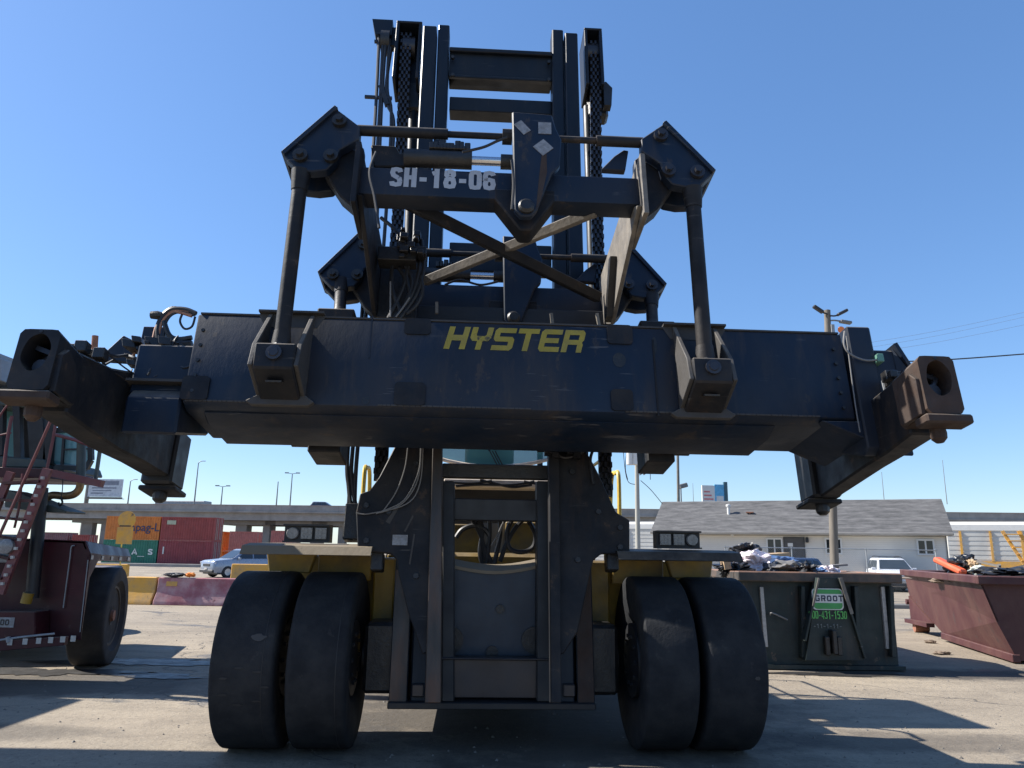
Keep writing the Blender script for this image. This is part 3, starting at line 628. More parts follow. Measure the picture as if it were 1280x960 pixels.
part(S().add([(x, NF-.1215, z) for x, z in s2(rs, NF-.122)], [tuple(range(6))]), 'rust_streak', rusty, cpl, smooth=False)
# fleet number on the front beam
c = sp(553, 225, NF); 
fn_w = sp(620, 225, NF).x-sp(487, 225, NF).x; fn_h = sp(553, 213, NF).z-sp(553, 237, NF).z; fnx, fnz = sp(487, 225, NF).x, c.z+.01-fn_h/2
glyphs('SH-18-06', lambda x, y: MS @ Vector((fnx+x, NF-.003, fnz+y)), fn_h, fn_w*.118, .038, white_print, front[0], 'fleet_number', OFF, fn_w*.133)
# --- tie rods down to the spreader
def rod(p, q, r, nm='tie_rod', mt=navy_dirty):
    p, q = Vector(p), Vector(q); d = (q-p).normalized()
    mb = S().cyl(p, q, r, n=14).cyl(p, p+d*.16, r*1.35, r*1.1, n=12)
    mb.cyl(q, q-d*.12, r*1.3, r*1.05, n=12)
    return part(mb, nm, mt)
fl0, fl1 = sp(377, 214, NF), sp(351, 434, -.62)
fr0, fr1 = sp(865, 236, NF), sp(882, 452, -.62)
rod(fl0, fl1, .055); rod(fr0, fr1, .058)
rl0, rl1 = sp(427, 352, .70), sp(424, 400, .55)
rr0, rr1 = sp(814, 370, .70), sp(816, 415, .55)
rod(rl0, rl1, .055); rod(rr0, rr1, .055)
# --- legs leaning back from the front beam, and the crossed braces
xr = sp(797, 258, NF).x
for s in (-1, 1):
    pts = [sx(800, 257, xr), sx(779, 264, xr), sx(751, 352, xr), sx(757, 405, xr), sx(766, 405, xr)]
    q = [(p.y, p.z) for p in pts]; x = xr if s > 0 else 2*XM-xr
    part(S().prism(q, 'yz', x-.018, x+.018), 'carriage_leg', brace_grey if s > 0 else navy_dirty, bevel=.004)  # right leg's pale tone paints its sunlit face
    p0, p1 = sx(768, 325, xr-.03), sx(762, 402, xr-.03)
    if s > 0: part(S().prism([(p0.y-.06, p0.z), (p0.y+.02, p0.z+.02), (p1.y+.02, p1.z), (p1.y-.1, p1.z)], 'yz', xr-.075, xr-.02), 'leg_stiffener', greasy)
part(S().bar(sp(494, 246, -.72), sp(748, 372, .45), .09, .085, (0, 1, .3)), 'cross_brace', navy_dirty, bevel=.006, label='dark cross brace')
part(S().bar(sp(530, 352, .42), sp(745, 264, -.70), .075, .08, (0, 1, .3)), 'cross_brace', brace_grey, bevel=.006, label='pale cross brace with sunlight in its colour')  # pale steel paints the sun on this brace
# --- hydraulic clutter left of the rear linkage
mb = S(); rnd = random.Random(11)
for i in range(26):
    c = sp(rnd.uniform(500, 527), rnd.uniform(288, 322), rnd.uniform(-.1, .1)); w = rnd.uniform(.015, .05)
    mb.box(c.x-w, c.x+w, c.y-.04, c.y+.04, c.z-w*.8, c.z+w*.8)
a, b_ = sp(474, 312, 0), sp(520, 330, 0); mb.box(a.x, b_.x, -.06, .1, b_.z, a.z)
a, b_ = sp(476, 332, .3), sp(520, 398, .3); mb.box(a.x, b_.x, .3, .45, b_.z, a.z)
part(mb, 'valve_bank', greasy, bevel=.005)
mb = S()
for pts in ([(527, 300), (530, 330), (522, 365), (500, 398)], [(522, 305), (524, 335), (514, 370), (492, 398)], [(515, 320), (508, 345), (512, 370), (498, 392)], [(476, 272), (492, 285), (506, 300)],
            [(490, 332), (490, 360), (500, 388)], [(526, 345), (528, 365), (520, 382), (508, 392)], [(498, 335), (506, 350), (497, 375), (485, 398)], [(505, 330), (515, 352), (505, 385)]):
    mb.tube([sp(x, y, .05) for x, y in pts], .017)
part(mb, 'hose_bundle', hose_m)
mb = S()
for pts in ([(488, 352), (488, 376), (488, 396)], [(512, 372), (504, 384), (495, 396)]): mb.tube([sp(x, y, -.0) for x, y in pts], .007)
part(mb, 'pale_hose', wire_grey)
for x0, y0, x1, y1 in ((546, 378, 546, 392), (689, 392, 691, 410), (746, 392, 750, 412)):
    part(S().bar(sp(x0, y0, .2), sp(x1, y1, .2), .025, .025, (0, 1, 0)), 'guide_post', brace_grey)
part(S().box(-1.0, .98, .62, .74, .72, 1.30), 'rear_cross_plate', blackp, bevel=.01)
# --- spreader main beam
NB, NR = -.42, .35
xL, xR = sp(239, 440, NB).x, sp(1060, 470, NB).x
zT, zB = .60, -.115
mbm = S().prism([(NB, zB+.02), (NB, zT), (NR, zT), (NR, zB+.02), (NR-.06, zB-.02), (NB+.1, zB-.02)], 'yz', xL, xR)
beam = part(mbm, 'spreader_beam', navy, bevel=.015, seg=2)
part(S().prism([(NB+.085, zB-.0215), (NB+.24, zB-.075), (NR-.08, zB-.075), (NR-.055, zB-.0215)], 'yz', xL+.12, sp(952, 560, 0).x), 'belly_plate', navy, beam, bevel=.012)
part(S().box(xL+.02, xR-.02, NB-.006, NB+.02, zT+.001, zT+.014), 'top_lip', dust_steel, beam)
def rrect(x0, z0, x1, z1, r, k=5):
    o = []
    for cx, cz, a0 in ((x1-r, z1-r, 0), (x0+r, z1-r, 90), (x0+r, z0+r, 180), (x1-r, z0+r, 270)):
        for i in range(k+1): a = R(a0+90*i/k); o.append((cx+r*math.cos(a), cz+r*math.sin(a)))
    return o
for a, b_ in (((507, 391), (538, 419)), ((758, 402), (791, 431)), ((494, 478), (530, 522)), ((763, 487), (793, 533)), ((230, 470), (258, 505))):
    p, q = sp(*a, NB), sp(*b_, NB); z1 = min(p.z, zT+.016) if a[1] < 440 else p.z
    part(S().prism(rrect(p.x, max(q.z, zB+.03), q.x, z1, .03), 'xz', NB-.014, NB+.01), 'weld_pad', navy_dirty, beam)
for x, y, rx, rz_ in ((774, 450, .05, .06), (457, 501, .03, .03), (818, 432, .02, .07)):
    c = sp(x, y, NB); part(S().add([(c.x+rx*math.cos(t*math.pi/9), NB-.003, c.z+rz_*math.sin(t*math.pi/9)) for t in range(18)], [tuple(range(18))]), 'scuff_mark', greasy, beam, smooth=False)
p, q = sp(815, 425, NB), sp(820, 520, NB); part(S().box(p.x, p.x+.012, NB-.008, NB+.01, q.z, p.z), 'weld_seam', navy_dirty, beam)
p, q = sp(465, 395, NB), sp(467, 448, NB); part(S().box(p.x, p.x+.010, NB-.006, NB+.01, q.z, p.z), 'weld_seam', navy, beam)
# painted block lettering, cut as flat polygons
LET = {'H': [[(0, 0), (.27, 0), (.27, 1), (0, 1)], [(.27, .38), (.71, .38), (.71, .63), (.27, .63)], [(.71, 0), (.98, 0), (.98, 1), (.71, 1)]],
       'Y': [[(0, .52), (.13, .38), (.36, .38), (.36, 0), (.62, 0), (.62, .38), (.85, .38), (.98, .52), (.98, 1), (.72, 1), (.72, .66), (.66, .61), (.32, .61), (.26, .66), (.26, 1), (0, 1)]],
       'S': [[(0, 0), (.86, 0), (.98, .12), (.98, .49), (.86, .61), (.26, .61), (.26, .78), (.98, .78), (.98, 1), (.12, 1), (0, .88), (0, .51), (.12, .39), (.72, .39), (.72, .22), (0, .22)]],
       'T': [[(0, .78), (.36, .78), (.36, 0), (.62, 0), (.62, .78), (.98, .78), (.98, 1), (0, 1)]],
       'E': [[(.12, 0), (.98, 0), (.98, .22), (.26, .22), (.26, .39), (.88, .39), (.88, .61), (.26, .61), (.26, .78), (.98, .78), (.98, 1), (.12, 1), (0, .88), (0, .12)]],
       'R': [[(0, 0), (.26, 0), (.26, .34), (.70, .34), (.70, 0), (.96, 0), (.96, .34), (.92, .44), (.98, .54), (.98, .88), (.86, 1), (0, 1), (0, .78), (.72, .78), (.72, .56), (.26, .56), (.26, .78), (0, .78)]]}
LET['R'] = [[(0, 0), (.26, 0), (.26, 1), (0, 1)], [(.26, .78), (.72, .78), (.72, .56), (.98, .56), (.98, .88), (.86, 1), (.26, 1)], [(.26, .34), (.70, .34), (.70, 0), (.96, 0), (.96, .36), (.90, .45), (.98, .56), (.26, .56)]]
a, b_ = sp(554, 436, NB), sp(728, 444, NB); hgt = (sp(560, 408, NB).z-a.z)
wl_ = (b_.x-a.x)/(6*1.08)
mb = S()
for i, ch in enumerate('HYSTER'):
    for poly in LET[ch]:
        mb.add([(a.x+(i*1.09+px)*wl_+.24*pz*hgt, NB-.003, a.z+pz*hgt) for px, pz in poly], [tuple(range(len(poly)))])
part(mb, 'painted_lettering', yellow_print, beam, smooth=False)
# --- rod brackets on the beam's front and rear
for c in (fl1, fr1):
    x, z = c.x, c.z-.02
    zb = z-.20
    blk = S().prism([(NB-.34, zb), (NB-.34, z-.01), (NB, z-.01), (NB, zb-.14), (NB-.10, zb-.10)], 'yz', x-.14, x+.14)
    bk = part(blk, 'rod_bracket', navy_dirty, bevel=.012)
    for s in (-1, 1):
        part(S().prism([(NB-.02, zT+.012), (NB-.30, z), (NB-.34, zb+.02), (NB-.02, zb-.1)], 'yz', x+s*.155-.016, x+s*.155+.016), 'bracket_cheek', dust_steel, bk, bevel=.005)
    part(S().add([(x-.25, NB-.005, zT+.012), (x+.25, NB-.005, zT+.012), (x+.19, NB-.005, zT-.09), (x-.19, NB-.005, zT-.09)], [(0, 1, 2, 3)]).box(x-.24, x+.24, NB-.05, NB+.1, zT+.016, zT+.032), 'backing_plate', dust_steel, bk)
    part(S().prism([(x-.24, zb-.13), (x-.12, zb-.06), (x+.14, zb-.06), (x+.24, zb-.13), (x+.2, zb-.16), (x-.2, zb-.16)], 'xz', NB-.05, NB-.002), 'bracket_foot', dust_steel, bk, bevel=.005)
    part(S().lathe([(.001, -.03), (.032, -.03), (.036, -.02), (.055, -.018), (.055, .01), (.001, .01)], (x, NB-.345, z-.09), 'y', 12), 'bracket_bolt', steel_sheen, bk)
    part(S().obox((x, NB-.23, zb-.055), (.055, 0, 0), (0, .04, .014), (0, -.002, .006)), 'bracket_slot', greasy, bk)
    part(S().cyl(c, c+Vector((0, 0, -.06)), .08, .10, n=10), 'rod_boot', greasy, bk)
for c in (rl1, rr1): part(S().box(c.x-.16, c.x+.16, .36, .62, zT-.1, c.z+.02).box(c.x-.3, c.x+.22, .2, .36, zT+.002, zT+.04), 'rear_bracket', navy_dirty, bevel=.012)
for (xa, xb, ya, yb) in ((388, 426, 545, 568), (806, 842, 552, 580)):
    p, q = sp(xa, ya, .42), sp(xb, yb, .42)
    pk = part(S().box(p.x, q.x, .36, .75, q.z, p.z+.12), 'fork_pocket', navy_dirty, bevel=.01)
    ss = -1 if xa < 600 else 1; ex = p.x-.02 if ss < 0 else q.x+.02
    part(S().cyl((ex-.0, .5, (p.z+q.z)/2+.06), (ex+ss*.14, .5, (p.z+q.z)/2+.06), .055, n=12), 'pocket_roller', greasy, pk)
# --- end beams with corner castings
def holed(mb, x0, x1, z0, z1, cx, cz, rx, rz_, nf, depth, k=32):
    """front face with an oval hole through it, plus the hole's wall"""
    o, i_, d = [], [], []
    for t in range(k):
        a = 2*math.pi*t/k; ca, sa = math.cos(a), math.sin(a)
        m = 1/max(abs(ca)/((x1-x0)/2), abs(sa)/((z1-z0)/2), 1e-6)
        o.append((max(x0, min(x1, (x0+x1)/2+ca*m)), nf, max(z0, min(z1, (z0+z1)/2+sa*m))))
        i_.append((cx+rx*ca, nf, cz+rz_*sa)); d.append((cx+rx*ca, nf+depth, cz+rz_*sa))
    mb.add(o+i_+d, [(t, (t+1) % k, k+(t+1) % k, k+t) for t in range(k)]+[(k+t, k+(t+1) % k, 2*k+(t+1) % k, 2*k+t) for t in range(k)])
for s in (-1, 1):
    XI, XO = 2.71, 2.95
    def sh(n): t = (n+1.26)/2.2; return (-.02-.02*t) if s < 0 else (-.075+.175*t)
    def X(a, b, n): return sorted((s*a+sh(n), s*b+sh(n)))
    nf = -1.26
    rings = []
    for n, z0, z1 in ((-.96, -.40, .02), (-.5, -.395, .11 if s < 0 else .05), (-.15, -.385, .23 if s < 0 else .08), (.3, -.385+(.04 if s < 0 else 0), .30 if s < 0 else .10), (.80, (-.32 if s < 0 else -.385), .2 if s < 0 else .12)):
        a, b_ = X(XI+.02+(.03 if s > 0 and n > -.9 else 0), XO-.02, n); rings.append([(a, n, z0), (b_, n, z0), (b_, n, z1), (a, n, z1)])
    ar = part(S().loft(rings), 'end_beam', navy_dirty, bevel=.015)
    cx0, cx1 = X(XI, XO, nf); cxm = (cx0+cx1)/2
    mb = S(); zc0, zc1 = -.36, .035
    O, I, D_ = [], [], []
    kk = 40; rc_ = .035
    for t in range(kk):
        a = 2*math.pi*t/kk; ca, sa = math.cos(a), math.sin(a); hw_, hh_ = (cx1-cx0)/2, (zc1-zc0)/2
        m_ = 1/max(abs(ca)/hw_, abs(sa)/hh_, 1e-6); px_, pz_ = ca*m_, sa*m_
        ax_, az_ = max(0, abs(px_)-(hw_-rc_)), max(0, abs(pz_)-(hh_-rc_))
        if ax_ > 0 and az_ > 0:
            f_ = rc_/max(rc_, math.hypot(ax_, az_)); px_ = math.copysign(hw_-rc_+ax_*f_, px_); pz_ = math.copysign(hh_-rc_+az_*f_, pz_)
        O.append((px_, pz_)); I.append((.082*ca+.004*math.sin(3*a), .122*sa+.004*math.cos(5*a)))
    zm_ = (zc0+zc1)/2
    fr_ = [(cxm+x, nf, zm_+z) for x, z in O]; bk_ = [(cxm+x, -.94, zm_+z*(1.0 if z < 0 else .84)) for x, z in O]
    hi_ = [(cxm+x, nf, zm_+.045+z) for x, z in I]; hd_ = [(x, nf+.24, z) for x, y, z in hi_]
    mb.add(fr_+hi_+hd_+bk_, [(t, (t+1) % kk, kk+(t+1) % kk, kk+t) for t in range(kk)]+[(kk+t, kk+(t+1) % kk, 2*kk+(t+1) % kk, 2*kk+t) for t in range(kk)]
           + [(t, (t+1) % kk, 3*kk+(t+1) % kk, 3*kk+t) for t in range(kk)]+[tuple(range(3*kk, 4*kk))])
    cs = part(mb, 'corner_casting', rusty if s > 0 else navy_dirty)
    part(S().box(cxm-.1, cxm+.1, nf+.2, nf+.235, -.26, .02).tube([(cxm-.05, nf+.15, -.2), (cxm+.02, nf+.1, -.13), (cxm+.05, nf+.14, -.05)], .02).cyl((cxm, nf+.08, -.18), (cxm, nf+.2, -.18), .05, n=10).bar((cxm-.06, nf+.1, -.05), (cxm+.06, nf+.12, -.09), .03, .03), 'lock_mechanism', steel_sheen, cs)
    part(S().cyl((cxm, nf-.004, .022), (cxm, nf+.01, .022), .012, n=8), 'drill_hole', greasy, cs)
    ex = cx1+.012 if s < 0 else cx0-.012
    part(S().prism([(nf+.03, -.36), (nf+.02, -.12), (nf+.08, -.06), (nf+.24, -.14), (nf+.26, -.36)], 'yz', ex-.018, ex+.018), 'ear_plate', rusty if s > 0 else navy_dirty, ar, bevel=.006)
    gx0, gx1 = X(XI-.03, XO+.035, nf)
    part(S().box(gx0, gx1, nf-.02, nf+.12, -.428, -.366), 'guide_plate', rusty, ar, bevel=.012)
    def lock(n, z, r, c):
        return part(S().lathe([(.001, .14), (r*.8, .14), (r*.8, .05), (r*1.1, .045), (r*1.2, .01), (r*1.1, -.025), (r*.6, -.048), (.001, -.05)], (c, n, z), 'z', 10), 'twistlock', rusty if n < 0 else greasy, ar)
    lock(-1.13, -.462, .042, cxm)
    a, b_ = X(2.70, 2.96, .95)
    part(S().box(a, b_, .80, 1.10, -.375, .12).box(a+.03, b_-.03, 1.10, 1.14, -.3, .05), 'rear_casting', blackp, ar, bevel=.035)
    part(S().box(a-.03, b_+.02, .86, 1.14, -.42, -.378), 'rear_guide_plate', navy_dirty, ar, bevel=.01)
    lock(.95, -.46, .052, (a+b_)/2)
# left telescope: inner box, gusset, junction of hoses
xi = sp(140, 450, 0).x
part(S().box(-2.72, xL-.01, -.30, .28, .0, .40).prism([(-.33, .02), (-.40, -.06), (-.38, -.33), (.25, -.13), (.25, .0)], 'yz', -2.68, xL-.02), 'telescope_box', navy, bevel=.015)
part(S().box(-2.72, xL-.01, -.38, -.1, .07, .09), 'telescope_shelf', dust_steel)
part(S().prism(s2([(122, 452), (156, 421), (166, 426), (170, 455)], .15), 'xz', .12, .17), 'gusset_plate', navy, bevel=.006)
part(S().box(sp(176, 430, .3).x, sp(204, 430, .3).x, .28, .36, .2, sp(180, 409, .3).z), 'end_stop', navy, bevel=.006)
mb = S(); rnd = random.Random(5)
for i in range(34):
    c = sp(rnd.uniform(162, 236), rnd.uniform(424, 458), rnd.uniform(-.25, -.05)); w = rnd.uniform(.012, .045)
    mb.obox(c, Vector((w, w*.3, 0)), Vector((0, .04, 0)), Vector((-w*.25, 0, w*.8)))
part(mb, 'valve_cluster', greasy, bevel=.004)
for pts, r, mt in (([(245, 392), (232, 387), (215, 387), (203, 396), (197, 412), (198, 432)], .02, hose_m), ([(243, 391), (225, 388), (208, 392), (196, 408), (190, 430), (183, 442)], .013, wire_org), ([(244, 390), (226, 385), (210, 389), (199, 400), (193, 420), (190, 440)], .012, hose_m), ([(243, 394), (228, 390), (214, 394), (206, 408), (203, 436)], .011, hose_m), ([(236, 389), (216, 384), (202, 394), (203, 404), (196, 412)], .009, greasy),
                   ([(240, 395), (218, 390), (203, 402), (196, 425)], .014, wire_org), ([(228, 392), (225, 402), (231, 411), (240, 408), (244, 396)], .009, hose_m), ([(205, 402), (211, 418), (222, 424), (240, 422)], .02, hose_m),
                   ([(200, 410), (190, 425), (180, 440)], .008, wire_grey), ([(212, 438), (222, 442), (238, 444)], .02, wire_org), ([(240, 430), (220, 432), (206, 440)], .03, hose_m), ([(166, 446), (172, 436), (180, 438), (176, 448), (166, 450)], .010, wire_org)):
    part(S().tube([sp(x, y, -.12) for x, y in pts], r), 'hydraulic_hose' if mt is hose_m else 'signal_cable', mt)
c = sp(197, 394, -.12); part(S().lathe([(.001, -.06), (.03, -.05), (.035, 0), (.02, .05), (.001, .055)], c, 'x', 10), 'cable_lamp', greasy)
# hydraulic fittings on the left arm
mb = S(); rnd = random.Random(8)
for i in range(14):
    c = sp(rnd.uniform(88, 128), rnd.uniform(432, 455), rnd.uniform(-.9, -.5)); w = rnd.uniform(.015, .04); mb.box(c.x-w, c.x+w, c.y-w, c.y+w, c.z-w, c.z+w)
part(mb, 'arm_fittings', greasy, bevel=.006, kind='stuff')
# right: end sleeve with taller collar, wire and sensor
def RX(px, py, n): return sp(px, py, n).x
c0, c1 = RX(1058, 412, NB-.03), RX(1088, 412, NB-.03)
part(S().prism([(NB-.03, -.33), (NB-.03, .66), (NR, .66), (NR, -.12), (NB+.05, -.37)], 'yz', c0, c1), 'end_collar', navy, bevel=.012)
part(S().prism([(c0-.30, -.118), (c0+.03, -.118), (c0+.03, -.26)], 'xz', NB+.0, NR-.05), 'collar_gusset', navy, bevel=.006)
c2 = RX(1112, 440, NB+.1)
part(S().prism([(NB+.05, -.36), (NB+.05, .50), (NR-.06, .56), (NR-.06, -.15)], 'yz', c1+.002, c2), 'end_box', navy, bevel=.012)
part(S().add([(c2-.01, NB+.05, .52), (c2+.06, NB-.02, .28), (c2+.16, NB-.05, -.05), (c2, NB+.05, -.05)], [(0, 1, 2, 3)]).bar((c2, NB+.1, .54), (c2+.2, NB+.1, .06), .03, .2, (0, 1, 0)), 'collar_brace', navy)
part(S().tube([sp(1056, 414, NB-.06), sp(1055, 430, NB-.06), sp(1062, 442, NB-.06), sp(1080, 450, NB-.06), sp(1096, 450, NB-.06)], .008), 'signal_cable', wire_grey)
part(S().tube([sp(1058, 420, NB-.05), sp(1063, 460, NB-.05), sp(1069, 505, NB-.05), sp(1075, 540, NB-.05)], .005), 'edge_weld', wire_grey)
p, q = sp(1092, 445, NB-.03), sp(1102, 455, NB-.03); part(S().box(p.x, q.x, NB-.08, NB+.05, q.z, p.z), 'sensor_box', green_box, bevel=.005)
mb = S(); rnd = random.Random(9)
for i in range(16):
    c = sp(rnd.uniform(1110, 1138), rnd.uniform(468, 502), rnd.uniform(-.75, -.5)); w = rnd.uniform(.012, .04); mb.box(c.x-w, c.x+w, c.y-w, c.y+w, c.z-w, c.z+w)
part(mb, 'arm_fittings', greasy, bevel=.005, kind='stuff')
mb = S()
for i in range(5): mb.tube([sp(1106+i*2, 505-i*4, -.62), sp(1112+i*3, 490-i*3, -.68), sp(1124, 480+i*3, -.66), sp(1134, 484+i*3, -.6)], .007)
part(mb, 'signal_cable', wire_grey)
p, q = sp(1104, 474, -.5), sp(1122, 512, -.5); part(S().box(p.x, q.x, -.5, -.47, q.z, p.z), 'reflector_plate', grey_pl)

for sgn in (-1, 1):                             # bolt rows and gussets on the beam ends and link plates
    for k in range(5):
        x = (xL+.06) if sgn < 0 else (xR-.08); z = zB+.10+.12*k
        part(S().cyl((x, NB-.016, z), (x, NB+.005, z), .014, n=6), 'beam_bolt', greasy, beam)
for x0, x1 in ((xL+.02, xL+.9), (-.9, .2), (.9, xR-.3)):
    mb = S(); x = x0; rnd = random.Random(int(x0*10)+50)
    while x < x1:
        w = rnd.uniform(.02, .05); mb.box(x, x+w, NB-.007, NB+.003, zB+.022, zB+.034); x += w+.004
    part(mb, 'weld_bead', dust_steel, beam, kind='stuff')
mb = S(); rnd = random.Random(77)
for i in range(9):
    a = sp(rnd.uniform(150, 236), rnd.uniform(425, 470), -.22); b_ = a+Vector((rnd.uniform(-.25, .3), rnd.uniform(-.05, .05), rnd.uniform(-.16, .1)))
    mb.tube([a, (a+b_)/2+Vector((0, -.06, rnd.uniform(-.14, .04))), b_], rnd.uniform(.006, .013), n=5)
part(mb, 'tangled_hoses', hose_m, kind='stuff')
mb = S(); rnd = random.Random(78)
for i in range(7):
    a = sp(rnd.uniform(88, 140), rnd.uniform(436, 462), -.6); b_ = a+Vector((rnd.uniform(.0, .12), rnd.uniform(.1, .5), rnd.uniform(-.1, .12)))
    mb.tube([a, (a+b_)/2+Vector((0, 0, rnd.uniform(-.08, .08))), b_], rnd.uniform(.006, .012), n=5)
part(mb, 'tangled_hoses', hose_m, kind='stuff')
for x0, y0, pts in ((560, 0, [(556, 356), (575, 350), (600, 356), (622, 352)]), (0, 0, [(640, 200), (642, 230), (640, 262)]), (0, 0, [(470, 190), (462, 215), (468, 245), (474, 285)]), (0, 0, [(578, 190), (604, 184), (622, 176), (634, 172)])):
    part(S().tube([sp(x, y, NF-.16 if y < 300 else .5) for x, y in pts], .011), 'hydraulic_hose', hose_m)
# ---------------------------------------------------------------- generic helpers for the yard
# more paints
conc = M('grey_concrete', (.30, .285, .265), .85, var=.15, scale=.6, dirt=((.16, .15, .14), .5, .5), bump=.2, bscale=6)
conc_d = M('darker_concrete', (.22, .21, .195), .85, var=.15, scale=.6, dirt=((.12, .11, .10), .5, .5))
railtop = M('dusty_pink_parapet', (.34, .26, .22), .85, var=.15, scale=.4)
yel_b = M('yellow_barrier_paint', (.70, .36, .05), .7, var=.18, scale=2, dirt=((.28, .2, .12), .8, 2), bump=.2, wear=((.1, .08, .07), .9, 3))
pink_b = M('faded_red_barrier_paint', (.33, .115, .13), .8, var=.25, scale=2.5, dirt=((.46, .34, .33), .8, 2.2), bump=.3, bscale=12, wear=((.14, .05, .06), .9, 3))
silver = M('silver_car_paint', (.27, .31, .38), .25, metal=.35, var=.04)
white_car = M('white_car_paint', (.62, .64, .68), .28, var=.03)
navy_car = M('dark_blue_car_paint', (.05, .07, .12), .25, var=.05)
plast = M('black_car_trim', (.025, .025, .028), .5)
headl = M('headlight_lens', (.6, .62, .65), .1, metal=.4)
alloy = M('alloy_wheel', (.4, .4, .42), .35, metal=.7)
# ---------------------------------------------------------------- red machine at the left edge
red = thing('container_handler', 'dark red lift truck at the left edge with ladder, raised cab and one big tyre', 'lift truck', (0, 0, 0))
def rp_(mb, name, mat, parent=red, **k): return mb.build(name, mat, parent, **k)
YF = 9.35
def r2(pts, y=YF): return [(at(a, b, y).x, at(a, b, y).z) for a, b in pts]
g = gnd(112, 832); WY = g.y+.05
an = R(14)
rt_top = at(120, 709, WY).z; RR = rt_top/2
wc = Vector((at(118, 770, WY).x+.06, WY, RR))
RW = Matrix.Translation(wc) @ Matrix.Rotation(an, 4, 'Z')
rsc = RR/TR
tw = rp_(MB(M=RW).lathe([(a*rsc, b) for a, b in tyre_prof(.44, .42)], (0, 0, 0), 'x', 48), 'tyre', rubber_skylit)
rim = MB(M=RW).lathe([(.02, .10), (.12, .16), (.13, .06), (.24, .05), (.34, .12), (.36, .17), (.39, .17), (.36, .02), (.02, .0)], (0, 0, 0), 'x', 28)
rim = rp_(rim, 'rim', M('dusty_brown_rim', (.06, .05, .042), .7, var=.3, scale=9, dirt=((.11, .075, .045), .7, 8)), tw)
nb = MB(M=RW)
for k in range(10):
    a = k*math.pi/5; nb.cyl((.06, .2*math.cos(a), .2*math.sin(a)), (.11, .2*math.cos(a), .2*math.sin(a)), .022, n=6)
rp_(nb, 'wheel_nuts', steel_sheen, rim)
rp_(MB(M=RW).cyl((.1, 0, 0), (.19, 0, 0), .09, .07, n=14), 'hub_cap', rust_pipe, rim)
rp_(W0().prism(r2([(-60, 672), (50, 674), (107, 676), (111, 690), (99, 800), (-60, 806)]), 'xz', YF, YF+.05), 'front_panel', red_m, bevel=.01)
rp_(W0().prism(r2([(-60, 764), (47, 764), (47, 800), (-60, 806)], YF-.25), 'xz', YF-.3, YF-.02), 'step_box', red_m, bevel=.01)
c = at(3, 778, YF-.31); rp_(W0().box(c.x-.30, c.x+.13, YF-.304, YF-.301, c.z-.055, c.z+.055), 'number_plate', tagw)
glyphs('-600', lambda x, y: (c.x-.13+x, YF-.307, c.z-.032+y), .065, .05, .014, blackp, red, 'plate_lettering')
bp0, bp1 = at(-60, 809, YF-.05), at(98, 798, YF-.05)
rp_(W0().prism([(bp0.x, bp0.z-.07), (bp0.x, bp0.z+.06), (bp1.x, bp1.z+.05), (bp1.x, bp1.z-.045)], 'xz', YF-.34, YF-.26), 'bumper_bar', red_m, bevel=.005)
for i, x in enumerate((-20, 12, 31, 48, 63, 78, 91)):
    a, b_ = at(x-3, 806-i*.9, YF-.345), at(x+4, 800-i*.9, YF-.345); rp_(W0().box(a.x, b_.x, YF-.348, YF-.342, a.z-.012, b_.z), 'reflective_tape', tape_w)
rp_(W0().tube([at(0, 800, YF-.34), at(30, 796, YF-.34), at(68, 792, YF-.34)], .012).tube([at(10, 796, YF-.34), at(11, 803, YF-.34)], .025), 'air_line', grey_pl)
# fender: side skirt and sloping top with tape
fz = [(at(107, 676, YF)), at(163, 690, WY+.2)]
e0, e1, e2, e3 = at(107, 676, YF), at(160, 686, WY+1.1), at(164, 696, WY+1.1), at(114, 693, YF)
tk = Vector((-.035, 0, -.03))
rp_(W0().add([e0, e1, e2, e3, e0+tk, e1+tk, e2+tk, e3+tk], [(0, 1, 2, 3), (4, 7, 6, 5), (0, 4, 5, 1), (1, 5, 6, 2), (2, 6, 7, 3), (3, 7, 4, 0)]), 'fender', red_m, bevel=.005)
L1 = Vector((-.9, 0, .02)); rp_(W0().add([e0+L1, e1+L1, e1, e0, e0+L1+Vector((0, 0, -.03)), e1+L1+Vector((0, 0, -.03)), e1+Vector((-.02, 0, -.03)), e0+Vector((-.02, 0, -.03))], [(0, 1, 2, 3), (4, 7, 6, 5), (0, 4, 5, 1), (1, 5, 6, 2), (2, 6, 7, 3), (3, 7, 4, 0)]), 'fender_top', red_m)
dn = Vector((0, 0, -.075)); rp_(W0().add([e3, e2, e2+dn, e3+dn, e3+Vector((-.03, 0, 0)), e2+Vector((-.03, 0, 0)), e2+dn+Vector((-.03, 0, 0)), e3+dn+Vector((-.03, 0, 0))], [(0, 1, 2, 3), (4, 7, 6, 5), (0, 4, 5, 1), (1, 5, 6, 2), (2, 6, 7, 3), (3, 7, 4, 0)]), 'fender_lip', red_m)
s0, s1 = at(114, 692, YF), at(128, 692, YF+.35)
rp_(W0().add([at(113, 691, YF-.01), at(127, 693, YF+.35), at(112, 722, YF+.05), at(101, 800, YF-.01), at(98, 800, YF-.01)], [(0, 1, 2, 3, 4)]), 'fender_skirt', red_m, smooth=False)
for t in (.02, .24, .46, .68, .92):
    p = e3.lerp(e2, t)+Vector((.006, 0, -.035)); d = (e2-e3).normalized()
    rp_(W0().obox(p, d*.045*(1+t), Vector((.004, 0, 0)), Vector((0, 0, .024))), 'reflective_tape', tape_w)
rp_(W0().tube([at(93, 682, YF-.03), at(89, 684, YF-.03), at(87, 700, YF-.03), at(79, 760, YF-.03)], .007).tube([at(110, 700, YF-.02), at(100, 790, YF-.02)], .006), 'edge_bead', grey_pl)
